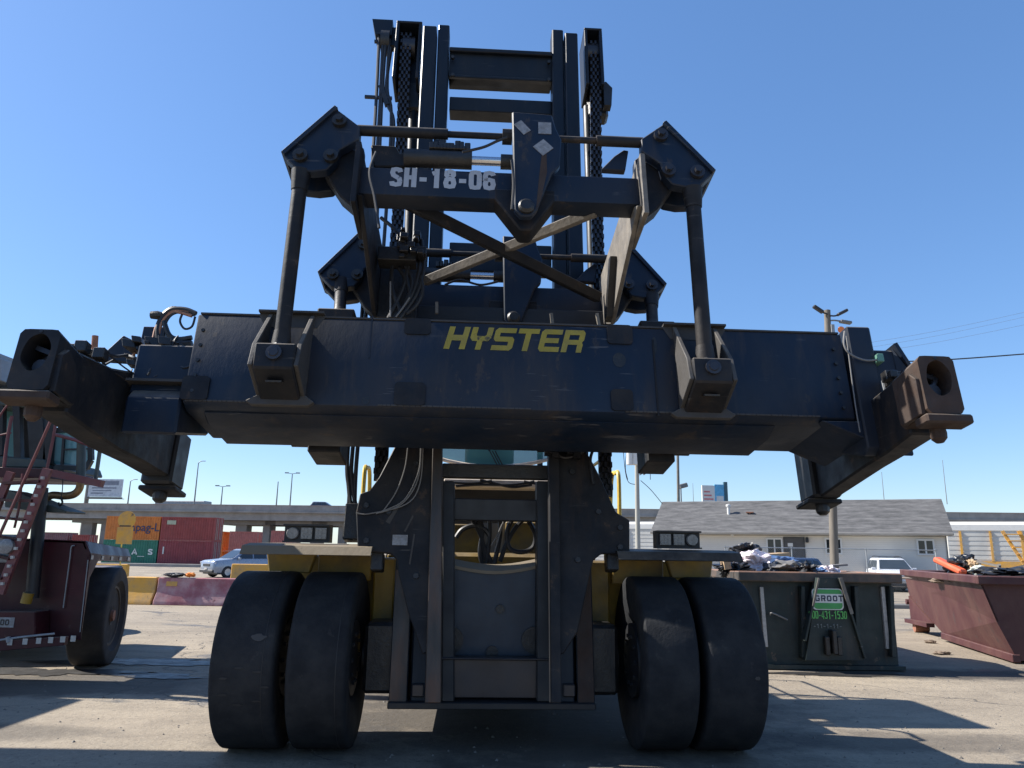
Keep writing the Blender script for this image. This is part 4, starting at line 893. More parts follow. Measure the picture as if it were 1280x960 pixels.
# tilt cylinder, ladder, platform
rp_(W0().cyl(at(52, 610, YF-.15), at(40, 748, YF-.15), .075, n=14), 'tilt_cylinder', blackp)
rp_(W0().cyl(at(36, 741, YF-.22), at(32, 754, YF-.22), .06, n=12), 'cylinder_clevis', yellow_old)
def lbar(x0, y0, x1, y1, w, yy, nm, mt, t=.05): return rp_(W0().bar(at(x0, y0, yy), at(x1, y1, yy), w, t, (0, 1, 0)), nm, mt)
lbar(60, 586, 0, 742, .10, YF-.45, 'ladder_stringer', red_rail)
lbar(14, 590, -40, 720, .09, YF-.30, 'ladder_stringer', red_rail)
mb = W0()
for i in range(13):
    t = i/12; p = at(54-t*50, 598+t*132, YF-.50); mb.box(p.x-.016, p.x+.016, p.y-.03, p.y, p.z-.012, p.z+.02)
rp_(mb, 'tread_cleats', tape_w, kind='stuff')
for i in range(6):
    t = (i+.5)/6; p = at(58-t*56, 590+t*145, YF-.44); q = at(12-t*52, 594+t*124, YF-.32); rp_(W0().bar(p, q, .12, .03), 'ladder_step', red_m)
rp_(W0().tube([at(67, 518, YF-.55), at(34, 592, YF-.5), at(0, 668, YF-.5), at(-20, 712, YF-.5)], .018), 'hand_rail', red_rail)
rp_(W0().tube([at(73, 510, YF-.1), at(66, 550, YF-.1), at(58, 590, YF-.1)], .018), 'hand_rail', red_rail)
rp_(W0().tube([at(28, 592, YF-.3), at(24, 632, YF-.3), at(18, 660, YF-.3)], .014), 'hand_rail', red_rail)
rp_(W0().tube([at(5, 585, YF-.1), at(10, 545, YF-.1), at(15, 520, YF-.1)], .02).tube([at(-10, 540, YF-.1), at(3, 515, YF-.1), at(14, 502, YF-.1), at(18, 505, YF-.1)], .012).tube([at(-5, 545, YF-.1), at(14, 541, YF-.1)], .01), 'hand_rail', red_rail)
rp_(W0().prism(r2([(-60, 582), (62, 586), (62, 598), (-60, 596)], YF-.1), 'xz', YF-.12, YF+.9), 'platform', red_m, bevel=.006)
lbar(60, 590, 128, 605, .085, YF-.12, 'platform_edge', red_rail, .09)
rp_(W0().tube([at(68, 543, YF+.05), at(100, 552, YF+.05), at(131, 565, YF+.05)], .022), 'guard_rail', red_rail)
rp_(W0().bar(at(125, 562, YF+.05), at(119, 603, YF+.05), .035, .035), 'rail_post', gunm)
# cab: frame bars with glass between
def frame(poly, y, d, w, nm, mt):
    mb = W0(); P = [at(a, b, y) for a, b in poly]
    for p, q in zip(P, P[1:]+P[:1]): mb.bar(p, q, w, d, (0, 1, 0))
    return rp_(mb, nm, mt)
cabr = rp_(W0().prism(r2([(-60, 482), (70, 490), (76, 512), (-60, 505)], YF+.5), 'xz', YF+.45, YF+1.8).prism(r2([(-60, 566), (60, 574), (64, 586), (-60, 584)], YF+.5), 'xz', YF+.45, YF+1.8), 'cab', gunm, bevel=.02)
cabs = [((44, 500), (50, 585), .20), ((66, 505), (60, 580), .10), ((2, 495), (0, 570), .10), ((22, 500), (24, 575), .09)]
for a, b_, w in cabs: rp_(W0().bar(at(*a, YF+.5), at(*b_, YF+.5), w, .08, (0, 1, 0)), 'cab_pillar', blackp, cabr)
rp_(W0().prism(r2([(0, 500), (64, 505), (60, 578), (0, 570)], YF+.9), 'xz', YF+.9, YF+.905), 'cab_window', glass_teal, cabr)
rp_(W0().prism(r2([(26, 520), (50, 520), (50, 575), (26, 575)], YF+.8), 'xz', YF+.8, YF+1.1), 'cab_seat', blackp, cabr, bevel=.04)
dw = frame([(64, 538), (113, 536), (114, 575), (108, 586), (68, 584), (62, 578)], YF+.55, .06, .06, 'door_frame', blackp)
rp_(W0().prism(r2([(64, 540), (112, 538), (112, 582), (66, 580)], YF+.6), 'xz', YF+.58, YF+.585), 'door_glass', glass_teal, dw)
rp_(W0().bar(at(80, 545, YF+.54), at(77, 588, YF+.54), .03, .03, (0, 1, 0)).bar(at(80, 562, YF+.54), at(112, 561, YF+.54), .022, .02, (0, 1, 0)), 'door_bar', blackp, dw)
rp_(W0().prism(r2([(-60, 452), (13, 452), (13, 480), (-60, 480)], YF+.5), 'xz', YF+.3, YF+.9).prism(r2([(-20, 440), (6, 444), (6, 452), (-20, 452)], YF+.5), 'xz', YF+.4, YF+.8), 'cooling_unit', grey_pl, bevel=.01)
# exhausts, visor, hook, lamp
rp_(W0().cyl(at(102, 548, YF+.2), at(101, 602, YF+.2), .055, n=14), 'exhaust_stack', gunm)
rp_(W0().tube([at(101, 600, YF+.2), at(99, 611, YF+.2), at(92, 618, YF+.2), at(80, 620, YF+.2), at(66, 619, YF+.2), at(58, 623, YF+.2), at(51, 632, YF+.2)], .048, n=12), 'exhaust_pipe', brass)
rp_(W0().cyl(at(119, 420, YF+1.2), at(117, 452, YF+1.2), .045, n=12), 'exhaust_pipe', rust_pipe, label='rusty exhaust pipe standing up behind the spreader')
rp_(W0().prism(r2([(8, 612), (30, 618), (62, 631), (85, 639), (84, 641), (50, 640), (8, 634)], YF-.05), 'xz', YF-.08, YF+.35), 'visor', gunm, bevel=.004)
rp_(W0().tube([at(79, 586, YF), at(78, 612, YF), at(76, 624, YF)], .006).tube([at(76, 622, YF), at(78, 628, YF), at(75, 632, YF), at(73, 628, YF)], .012), 'hook', blackp)
c = at(8, 683, YF-.5); rp_(W0().lathe([(.001, -.03), (.06, -.03), (.085, -.02), (.085, .06), (.001, .06)], c, 'y', 20), 'headlight', lens)
c = at(4, 690, YF-.42); rp_(W0().box(c.x-.2, c.x+.1, YF-.4, YF-.3, c.z-.12, c.z+.2), 'lamp_bracket', grey_pl, bevel=.01)
# the rest of the machine beyond the frame: body, other wheel, mast; unseen spreader and linkage added to shade the ground
rx = wc.x
rp_(MB(M=RW).box(-3.6, -.32, .45, 2.5, -.25, .6), 'chassis', red_m, bevel=.03)
def rty(x, y, w): return rp_(MB(M=RW).lathe([(a*rsc, b) for a, b in tyre_prof(w)], (x, y, 0), 'x', 28), 'tyre', rubber)
rty(-3.3, 0, .5); rty(-3.3, 4.6, .45); rty(-1.7, 4.6, .45)
rp_(MB(M=RW).box(-3.4, -1.5, 2.501, 5.0, -.2, .5), 'rear_chassis', red_m, bevel=.03)
for x in (-9.65, -8.4): rp_(W0().bar((x, WY-.9, .3), (x, WY-.5, 6.6), .18, .25), 'mast_rail', red_m)
rp_(W0().box(-11.6, -6.5, 6.75, 7.5, 4.8, 5.35), 'spreader_beam', red_m, bevel=.02)  # unseen beam, sized and placed for its shadow on the ground
rp_(W0().box(-11.0, -8.5, 7.6, 9.2, 3.0, 3.8), 'linkage_beam', red_m, bevel=.02)  # unseen block, added for the ground shadow at left
rp_(W0().prism([(-9.2, 2.7), (-7.6, 2.9), (-7.3, 3.4), (-7.9, 3.8), (-9.2, 3.7)], 'xz', 9.25, 10.1), 'shadow_plate', red_m, bevel=.02)  # unseen plate, shaped to carry the ground shadow farther right
# ---------------------------------------------------------------- far left: overpass, containers, barriers, car
ov0, ov1 = at(-120, 660, 124), at(1500, 660, 104)
oa = math.atan2(ov1.y-ov0.y, ov1.x-ov0.x); OL = math.hypot(ov1.x-ov0.x, ov1.y-ov0.y)
ovp = thing('overpass', 'long grey concrete highway overpass running across the far background', 'bridge', (ov0.x, ov0.y, 0), oa)
zt = at(240, 631.5, 120).z
def OT(px): # distance along the deck for a picture column
    d = ray(px, 660); dx_, dy_ = math.cos(oa), math.sin(oa)
    t = (d.x*(-ov0.y)-d.y*(-ov0.x))/(d.y*dx_-d.x*dy_) if False else None
    det = dx_*(-d.y)-dy_*(-d.x); return ((-ov0.x)*(-d.y)-(-ov0.y)*(-d.x))/det
W0().box(0, OL, -.1, .25, zt-.85, zt).build('parapet', conc, ovp)
W0().box(0, OL, -.14, .3, zt, zt+.1).box(0, OL, 11.7, 12, zt-.85, zt+.1).build('parapet_cap', railtop, ovp)
W0().box(0, OL, -.35, 12.3, zt-1.1, zt-.85).build('deck', conc, ovp)
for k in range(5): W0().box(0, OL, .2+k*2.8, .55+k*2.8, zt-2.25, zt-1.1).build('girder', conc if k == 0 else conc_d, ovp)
jt = W0()
for k in range(int(OL/9)): jt.box(k*9, k*9+.06, -.108, .1, zt-.84, zt-.01)
jt.build('parapet_joints', conc_d, ovp, kind='stuff')
for i, px in enumerate(list(range(98, 140, 11))+list(range(262, 450, 16))+[800, 812, 1204, 1240, 1270]):
    t = OT(px); w = .55 if i % 3 else .9
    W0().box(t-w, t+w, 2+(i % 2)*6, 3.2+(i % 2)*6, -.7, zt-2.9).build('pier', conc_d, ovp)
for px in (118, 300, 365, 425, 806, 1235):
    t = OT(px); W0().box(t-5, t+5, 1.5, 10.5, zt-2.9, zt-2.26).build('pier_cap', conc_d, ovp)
def on_deck(px, yoff, z): return (ov0.x+math.cos(oa)*OT(px)-math.sin(oa)*yoff, ov0.y+math.sin(oa)*OT(px)+math.cos(oa)*yoff, z)
lampm = M('lamp_post_metal', (.16, .165, .17), .5)
for px, top, kind_, lab in ((237, 577, 0, 'tall curved lamp post rising from the overpass, right of the red containers\' twistlock'), (250, 606, 1, ''), (175, 618, 1, ''), (323, 600, 2, ''), (341, 590, 1, ''), (153, 600, 0, '')):
    b = on_deck(px, 6 if kind_ else .6, zt-.8); y = b[1]; h = at(px, top, y).z-(zt-.8)
    lab = {237: 'tall single-arm lamp post on the overpass beside the hanging spreader corner', 250: 'twin-arm lamp post just right of the tall single-arm one', 175: 'short far lamp post above the silver trailer on the overpass',
           323: 'bare thin post on the overpass between the car and the twin lamp', 341: 'tall twin-arm lamp post above the low brick-red containers', 153: 'thin lamp post at the right edge of the billboard'}[px]
    t = thing('lamp_post', lab, 'lamp post', b, 0, 'lamp posts along the overpass')
    W0().cyl((0, 0, 0), (.0, 0, h-.2), .13, .07, n=8).build('pole', lampm, t)
    if kind_ == 1:
        for s in (-1, 1): W0().bar((0, 0, h-.25), (s*.9, 0, h-.1), .08, .08).box(s*.9-.3, s*.9+.3, -.15, .15, h-.18, h-.02).build('lamp_arm', lampm, t)
    elif kind_ == 0: W0().tube([(0, 0, h-.4), (.1, 0, h-.1), (.5, 0, h+.1), (1.1, 0, h+.12)], .06).build('lamp_arm', lampm, t)
b = on_deck(205, 5, zt-.85); hh = at(205, 626, b[1]).z-(zt-.85)
tr = thing('truck_trailer', 'long silver trailer driving along the top of the overpass', 'trailer', b, oa)
W0().box(-4.3, 4.2, -1.25, 1.25, hh-2.6, hh).build('trailer_body', grey_pl, tr, bevel=.12)
W0().box(-5.8, -4.5, -1.1, 1.1, .5, hh-.5).build('tractor_cab', grey_pl, tr, bevel=.2)
for x in (-5.3, -3.9, 2.6, 3.7): W0().cyl((x, -1.2, .5), (x, 1.2, .5), .5, n=14).build('wheel', rubber_plain, tr)
def suv(name, label, paint, loc, rz, group=None, rack=False, plate=True, sc=1.0):
    t = thing(name, label, 'car', loc, rz, group); t.scale = (sc, sc, sc)
    secs = [(-2.25, .38, .68, .84, .72), (-2.18, .30, .72, .95, .83), (-2.0, .26, .78, 1.0, .89), (-1.35, .26, .82, 1.06, .91), (-1.0, .25, .82, 1.08, .92), (0, .25, .84, 1.10, .93), (1.6, .27, .84, 1.10, .92), (2.1, .32, .84, 1.08, .86), (2.22, .42, .8, 1.0, .78)]
    rg = [[(-w*.95, y, zb), (-w, y, (zb+zm)/2), (-w*.99, y, zm), (-w*.93, y, zt_), (-w*.5, y, zt_+.025), (w*.5, y, zt_+.025), (w*.93, y, zt_), (w*.99, y, zm), (w, y, (zb+zm)/2), (w*.95, y, zb)] for y, zb, zm, zt_, w in secs]
    W0().loft(rg).build('body', paint, t, bevel=.015)
    lo, hi = [(-.84, -1.12, 1.09), (.84, -1.12, 1.09), (.84, 2.02, 1.09), (-.84, 2.02, 1.09)], [(-.64, -.30, 1.62), (.64, -.30, 1.62), (.66, 1.70, 1.63), (-.66, 1.70, 1.63)]
    W0().loft([lo, hi, [(-.56, -.16, 1.67), (.56, -.16, 1.67), (.58, 1.5, 1.68), (-.58, 1.5, 1.68)]]).build('cabin', paint, t, bevel=.03)
    def gp(pts, nm): W0().add(pts, [tuple(range(len(pts)))]).build(nm, glass_car, t, smooth=False)
    L = lambda a, b, f: tuple(a[i]+(b[i]-a[i])*f for i in range(3))
    ws = [L(lo[0], hi[0], .06), L(lo[1], hi[1], .06), L(lo[1], hi[1], .93), L(lo[0], hi[0], .93)]
    gp([(x*.92, y-.012, z+.008) for x, y, z in ws], 'windscreen')
    bw = [L(lo[3], hi[3], .1), L(lo[2], hi[2], .1), L(lo[2], hi[2], .9), L(lo[3], hi[3], .9)]
    gp([(x*.9, y+.012, z+.008) for x, y, z in bw], 'rear_window')
    for s in (-1, 1):
        for y0, y1, y0t, y1t in ((-.78, .22, -.22, .22), (.30, 1.15, .30, 1.12), (1.22, 1.78, 1.2, 1.55)):
            gp([(s*(.83+.012), y0, 1.12), (s*(.83+.012), y1, 1.12), (s*(.67+.012), y1t, 1.56), (s*(.67+.012), y0t, 1.56)], 'side_window')
        for y in (-1.38, 1.32):
            w = W0().lathe([(.15, -.1), (.30, -.11), (.34, -.08), (.34, .08), (.30, .11), (.15, .1)], (s*.83, y, .34), 'x', 20).build('wheel', rubber_plain, t)
            W0().lathe([(.001, s*.09), (.2, s*.10), (.2, s*.02), (.001, s*.02)], (s*.85, y, .34), 'x', 14).build('rim', alloy, w)
        W0().obox((s*.66, -2.15, .84), (.17, .05*1, 0), (0, .06, .02), (0, -.02, .075)).build('headlight', headl, t, bevel=.02)
        W0().obox((s*.98, -.72, 1.12), (.1, 0, 0), (0, .06, 0), (0, 0, .07)).build('mirror', paint, t, bevel=.02)
        W0().box(*sorted((s*.74, s*.86)), 2.0, 2.16, .8, 1.05).build('tail_light', M_tail, t, bevel=.02)
        if rack: W0().tube([(s*.55, -.1, 1.68), (s*.55, 0, 1.75), (s*.56, 1.3, 1.76), (s*.56, 1.4, 1.69)], .022).build('roof_rail', plast, t)
    W0().box(-.42, .42, -2.275, -2.2, .66, .80).build('grille', plast, t, bevel=.01)
    W0().box(-.8, .8, -2.29, -2.12, .30, .46).build('bumper', plast, t, bevel=.03)
    W0().box(-.16, .16, -2.31, -2.292, .47, .57).build('number_plate', tape_w, t)
    W0().box(-.88, .88, -2.0, 2.1, .2, .3).build('underbody', plast, t)
    if rack: W0().box(-.56, .56, .2, .25, 1.735, 1.76).box(-.56, .56, 1.0, 1.05, 1.74, 1.765).build('rack_bars', plast, t)
    return t
M_tail = M('tail_lamp', (.35, .02, .02), .3)
b = on_deck(395, 3, zt-.85); suv('car', 'dark car driving on top of the overpass', navy_car, b, R(90)); 
g = gnd(283, 722)
suv('parked_car', 'silver SUV with its nose to the left, parked behind the faded red barrier', silver, (at(303, 700, 46).x, 46, gz(46)), R(-42), sc=.97)
# billboard at far left
b = at(132, 610, 150)
bb = thing('billboard', 'pale billboard on a steel post beyond the overpass at far left', 'billboard', (b.x, b.y, 0), R(-6))
wb = 3.5; z0, z1 = at(132, 621, 150).z, at(132, 599, 150).z
W0().box(-wb, wb, -.15, .15, z0, z1).build('panel', M('billboard_white', (.55, .56, .58), .6), bb)
for k, (xa, xb, f0, f1) in enumerate(((-1.2, 2.8, .66, .9), (-2.8, 2.4, .46, .54), (-2.6, 1.4, .32, .38), (-2.9, -.3, .16, .24))):
    W0().box(xa, xb, -.157, -.152, z0+(z1-z0)*f0, z0+(z1-z0)*f1).build('printed_line', M('billboard_print', (.22, .23, .27), .6) if k == 0 else bpy.data.materials['billboard_print'], bb)
W0().cyl((-3.9, .3, -1), (-3.9, .3, z1+.6), .42, n=10).bar((-3.9, .3, z0-.2), (wb, .3, z0-.2), .3, .3).build('post', conc_d, bb)
W0().box(-wb, wb+.6, -1.0, .2, z0-.45, z0-.35).build('catwalk', conc_d, bb)
# shipping containers
def cont_mats(nm, c_): return M(nm, c_, .6, var=.12, scale=.8, dirt=(tuple(x*.55 for x in c_), .6, .9))
orange_c, green_c, red_c, red2_c, pink_c, purp_c = (cont_mats(a, b) for a, b in (('orange_container_paint', (.62, .20, .04)), ('green_container_paint', (.035, .19, .13)), ('dark_red_container_paint', (.30, .06, .055)), ('maroon_container_paint', (.26, .05, .06)), ('brick_container_paint', (.42, .15, .13)), ('plum_container_paint', (.20, .10, .11))))
def container(label, mt, x0, y, z, L=6.06, h=2.59, group=None, corr=True):
    t = thing('shipping_container', label, 'container', (x0+L/2, y+1.22, z), 0, group); hl = L/2
    fr = W0()
    for s in (-1, 1):
        for q in (-1.22, 1.22): fr.box(*sorted((s*hl, s*(hl-.14))), *sorted((q, q*.9)), 0, h)
        fr.box(*sorted((s*hl, s*(hl-.12))), -1.1, 1.1, h-.12, h-.003).box(*sorted((s*hl, s*(hl-.12))), -1.1, 1.1, .003, .15)
    for z0 in (.002, h-.12): fr.box(-hl+.14, hl-.14, -1.22, -1.12, z0, z0+.115).box(-hl+.14, hl-.14, 1.12, 1.22, z0, z0+.115)
    fr.build('frame', mt, t)
    def cor(a0, a1, n):
        o = []; w = (a1-a0)/n
        for i in range(n): o += [(a0+i*w, 0), (a0+(i+.28)*w, 0), (a0+(i+.5)*w, .055), (a0+(i+.78)*w, .055)]
        return o+[(a1, 0)]
    p = cor(-hl+.14, hl-.14, int(L/.28)); k = len(p)
    for s in (-1, 1):
        W0().add([(x, s*(1.19-d), z_) for z_ in (.11, h-.11) for x, d in p], [(i, i+1, k+i+1, k+i) for i in range(k-1)]).build('side_wall', mt, t, smooth=False)
    W0().box(-hl+.02, hl-.02, -1.15, 1.15, h-.05, h-.03).build('roof', mt, t)
    if corr:
        p = cor(-1.1, 1.1, 8); k = len(p)
        W0().add([(-hl+.02+d, x, z_) for z_ in (.11, h-.11) for x, d in p], [(i, i+1, k+i+1, k+i) for i in range(k-1)]).build('end_wall', mt, t, smooth=False)
        for s in (-1, 1):
            W0().box(hl-.06, hl-.02, *sorted((s*.01, s*1.08)), .15, h-.13).build('door', mt, t, bevel=.01)
            for q in (.35, .78): W0().cyl((hl+.01, s*q, .12), (hl+.01, s*q, h-.1), .03, n=6).build('lock_rod', tape_w, t)
    return t
CY = 86; cz0 = gz(CY)
def cxp(px): return at(px, 690, CY).x
xr_ = cxp(197.5); LC = 6.06
c1 = container('maroon container at the bottom of the stack, below the one with a pale logo', red2_c, xr_, CY, cz0)
c2_ = container('dark red container with a pale logo patch, on top beside the orange one', red_c, xr_+.02, CY, cz0+2.6)
c3 = container('green container with white letters under the orange container', green_c, xr_-LC-.15, CY, cz0)
c4 = container('orange container with dark lettering on top of the green one', orange_c, xr_-LC-.12, CY, cz0+2.6)
blue_print = M('dark_blue_print', (.03, .04, .10), .6)
white_p = M('white_print', (.62, .64, .62), .6)
lettering('Hapag-L', 1.25, lambda x, y: (x+.95, -1.225, 1.35+y), blue_print, c4, name='lettering', bold=.01)
glyphs('A', lambda x, y: (.25+x, -1.226, 1.0+y), .62, .62, .15, white_p, c3)
glyphs('S', lambda x, y: (2.0+x, -1.226, 1.0+y), .62, .62, .15, white_p, c3)
W0().box(.9, 1.7, -1.226, -1.222, .78, .84).build('printed_line', white_p, c3)
W0().box(-2.4, -1.4, -1.226, -1.222, 1.75, 2.2).build('logo_patch', M('pale_logo', (.40, .42, .30), .6), c2_)
W0().box(-2.55, -2.4, -1.226, -1.222, 1.1, 1.9).build('printed_line', white_p, c1)
for px0, px1, ytop, mt, lab in ((266, 277, 664, orange_c, 'small orange container seen end-on right of the red stack'), (285, 319, 664, pink_c, 'faded brick-red container under the overpass behind the silver SUV'),
                                (337, 364, 663, pink_c, 'faded brick-red container partly hidden by the left light box'), (50, 82, 665, purp_c, 'plum container far off behind the ladder of the red machine'), (88, 108, 668, red_c, 'bright red container far off left of the yellow sign')):
    y = 104; a, b_ = at(px0, 690, y).x, at(px1, 690, y).x
    container(lab, mt, a, y, at(px0, ytop, y).z-2.6, L=b_-a, corr=px1-px0 > 15)
    if ytop: 
        z = at(px0, ytop, y).z-2.6
        if z > gz(y)+.3: container('brick-red container carrying the faded one above it', pink_c if mt is pink_c else mt, a+.03, y, z-2.6, L=b_-a, corr=False)['label'] = 'lower container of a far stack, under the '+lab.split(' container')[0]+' one, near '+{266: 'the red stack', 285: 'the silver SUV', 337: 'the left light box', 50: 'the ladder', 88: 'the yellow sign'}[px0]
W0().box(at(60, 700, 72).x, at(262, 700, 72).x, 72, 72.4, gz(72)-.1, gz(72)+.28).build('kerb', conc, kind='structure', bevel=.03)
# barriers
def jersey(label, mt, x0, x1, y, h=.8, rz=0, rough=True):
    t = thing('concrete_barrier', label, 'barrier', ((x0+x1)/2, y, gz(y)), rz, 'painted barrier blocks'); L = (x1-x0)/2
    W0().prism([(-.30, 0), (-.28, .12), (-.14, .34), (-.10, h), (.10, h), (.14, .34), (.28, .12), (.30, 0)], 'yz', -L, L).build('block', mt, t, bevel=.02)
    return t
g = gnd(228, 757)
pb = jersey('faded red concrete barrier block with a yellow patch, left of the front tyre', pink_b, at(192, 740, g.y).x, at(300, 740, g.y).x, g.y+.3, h=at(228, 722, g.y).z)
W0().obox((-.78, -.115, .58), (.15, 0, 0), (0, .006, .0), (0, .02, .08)).build('painted_patch', yel_b, pb)
W0().obox((.3, -.2, .12), (.55, 0, 0), (0, .06, 0), (0, .03, .05)).build('broken_edge', conc_d, pb, bevel=.02)
yb = jersey('yellow concrete barrier block butting against the faded red one', yel_b, at(150, 740, g.y).x, at(190, 740, g.y).x, g.y+.35, h=at(175, 721, g.y).z, rz=R(-4))
g2 = gnd(140, 731)
y2 = jersey('yellow barrier block behind the red machine\'s tyre, under the yellow sign', yel_b, at(118, 715, g2.y).x, at(160, 715, g2.y).x, g2.y, h=at(140, 705, g2.y).z-gz(g2.y))
g3 = gnd(310, 738)
y3 = jersey('small yellow barrier block beside the silver SUV, above the left tyre', yel_b, at(290, 715, g3.y).x, at(335, 715, g3.y).x, g3.y, h=at(310, 705, g3.y).z-gz(g3.y))
c = at(212, 719, g.y); lump('tarpaulin', 'dark crumpled tarp lying on the faded red barrier', 'tarp', (c.x, g.y+.32, c.z), (.32, .18, .06), blackp, 4)
c = at(232, 719, g.y); lump('safety_vest', 'crumpled orange cloth lying on the faded red barrier', 'cloth', (c.x, g.y+.32, c.z), (.14, .14, .07), M('orange_cloth', (.75, .25, .04), .7), 6)
SY = g2.y-.9
sg = thing('paddle_sign', 'yellow paddle sign with a disc above a rectangle, before the containers', 'sign', (at(157, 680, SY).x, SY, gz(SY)))
def loc(px, py): p = at(px, py, SY); return (p.x-sg.location.x, p.z-sg.location.z)
a, b_ = loc(144.5, 680), loc(167, 659); W0().box(a[0], b_[0], -.012, .012, a[1], b_[1]).build('plate', yel_b, sg)
a = loc(159, 650); r_ = loc(170, 650)[0]-a[0]; W0().lathe([(.001, -.012), (r_, -.012), (r_, .012), (.001, .012)], (a[0], -.02, a[1]), 'y', 28).build('disc', yel_b, sg)
a, b_ = loc(154, 642), loc(152, 700); W0().bar((b_[0], .035, 0), (a[0]+.0, .035, a[1]), .04, .04).build('post', yellow_clean, sg)
a, b_ = loc(150, 657), loc(164, 658); W0().box(a[0], b_[0], -.04, -.033, b_[1]-.012, a[1]+.01).build('bracket', blackp, sg)
# ---------------------------------------------------------------- right: office building, fence, poles, skips
def ramp_mat(name, stops, vec_scale, rough=.8, bumpz=None):
    m = bpy.data.materials.new(name); m.use_nodes = True; n = m.node_tree.nodes; L = m.node_tree.links; b = n["Principled BSDF"]
    tc = n.new("ShaderNodeTexCoord"); mp = n.new("ShaderNodeMapping"); mp.inputs['Scale'].default_value = vec_scale; L.new(tc.outputs['Object'], mp.inputs[0])
    t = n.new("ShaderNodeTexNoise"); t.inputs['Scale'].default_value = 1; t.inputs['Detail'].default_value = 6; t.inputs['Roughness'].default_value = .75; L.new(mp.outputs[0], t.inputs['Vector'])
    r = n.new("ShaderNodeValToRGB"); r.color_ramp.elements[0].position = stops[0][0]; r.color_ramp.elements[0].color = stops[0][1]+(1,)
    r.color_ramp.elements[1].position = stops[-1][0]; r.color_ramp.elements[1].color = stops[-1][1]+(1,)
    for p_, c_ in stops[1:-1]: e = r.color_ramp.elements.new(p_); e.color = c_+(1,)
    L.new(t.outputs[0], r.inputs[0]); L.new(r.outputs[0], b.inputs['Base Color']); b.inputs['Roughness'].default_value = rough
    if bumpz:
        w = n.new("ShaderNodeTexWave"); w.wave_type = 'BANDS'; w.bands_direction = 'Z'; w.wave_profile = 'SAW'; w.inputs['Scale'].default_value = bumpz; L.new(tc.outputs['Object'], w.inputs[0])
        bp = n.new("ShaderNodeBump"); bp.inputs['Strength'].default_value = .8; bp.inputs['Distance'].default_value = .02; L.new(w.outputs[1], bp.inputs['Height']); L.new(bp.outputs[0], b.inputs['Normal'])
    return m
shingle = ramp_mat('grey_asphalt_shingles', [(.3, (.060, .060, .060)), (.5, (.122, .119, .118)), (.7, (.20, .195, .19))], (1.1, 3.6, 4.6), bumpz=2.2)
siding = ramp_mat('beige_vinyl_siding', [(.3, (.62, .575, .505)), (.7, (.68, .635, .56))], (.6, .6, 1.5), .55)
trim_w = M('white_trim', (.62, .61, .58), .5, var=.05)
dark_door = M('dark_door_paint', (.07, .065, .06), .5)
BY = 44.25
e0, e1 = at(814, 666, 47.5), at(1191, 666, 41)
BA = math.atan2(e1.y-e0.y, e1.x-e0.x); bw = math.hypot(e1.x-e0.x, e1.y-e0.y)/2
bax, bay = Vector((math.cos(BA), math.sin(BA), 0)), Vector((-math.sin(BA), math.cos(BA), 0)); bm_ = Vector(((e0.x+e1.x)/2, (e0.y+e1.y)/2, 0))
def bhit(px, py, dy):                           # picture column/row -> the building's own x, z on the plane local y = dy
    d = ray(px, py); t = (bm_+bay*dy).dot(bay)/d.dot(bay); p = EYE+d*t
    return (p-bm_).dot(bax), p.z
ze = bhit(1000, 664.5, -.2)[1]; zr = bhit(1000, 625.5, 3.5)[1]
bld = thing('office_building', 'low beige building with vinyl siding and a long grey shingle roof', 'building', (bm_.x, bm_.y, gz(BY)), BA)
zo = -gz(BY); ze += zo; zr += zo
D = 7.0; wx = bw-.35
W0().box(-wx, wx, .35, D-.35, -.3, ze-.12).build('wall', conc_d, bld)
for k in range(int((ze-.15)/.115)):            # clapboards: each course leans out at its foot
    z = .0+k*.115
    W0().prism([(.33, z+.112), (.318, z), (.349, z), (.349, z+.112)], 'yz', -wx-.02, wx+.02).build('siding_board', siding, bld, smooth=False)
for s in (-1, 1):
    W0().prism([(.35, ze-.12), (D-.35, ze-.12), (D/2, zr-.2)], 'yz', *sorted((s*(wx-.01), s*(wx+.02)))).build('gable', siding, bld)
    W0().box(*sorted((s*wx, s*(wx+.07))), .28, .36, 0, ze-.1).build('corner_trim', conc_d, bld)
W0().prism([(-.12, ze-.05), (D/2, zr), (D+.12, ze-.05), (D+.12, ze-.15), (D/2, zr-.12), (-.12, ze-.15)], 'yz', -bw, bw).build('roof', shingle, bld)
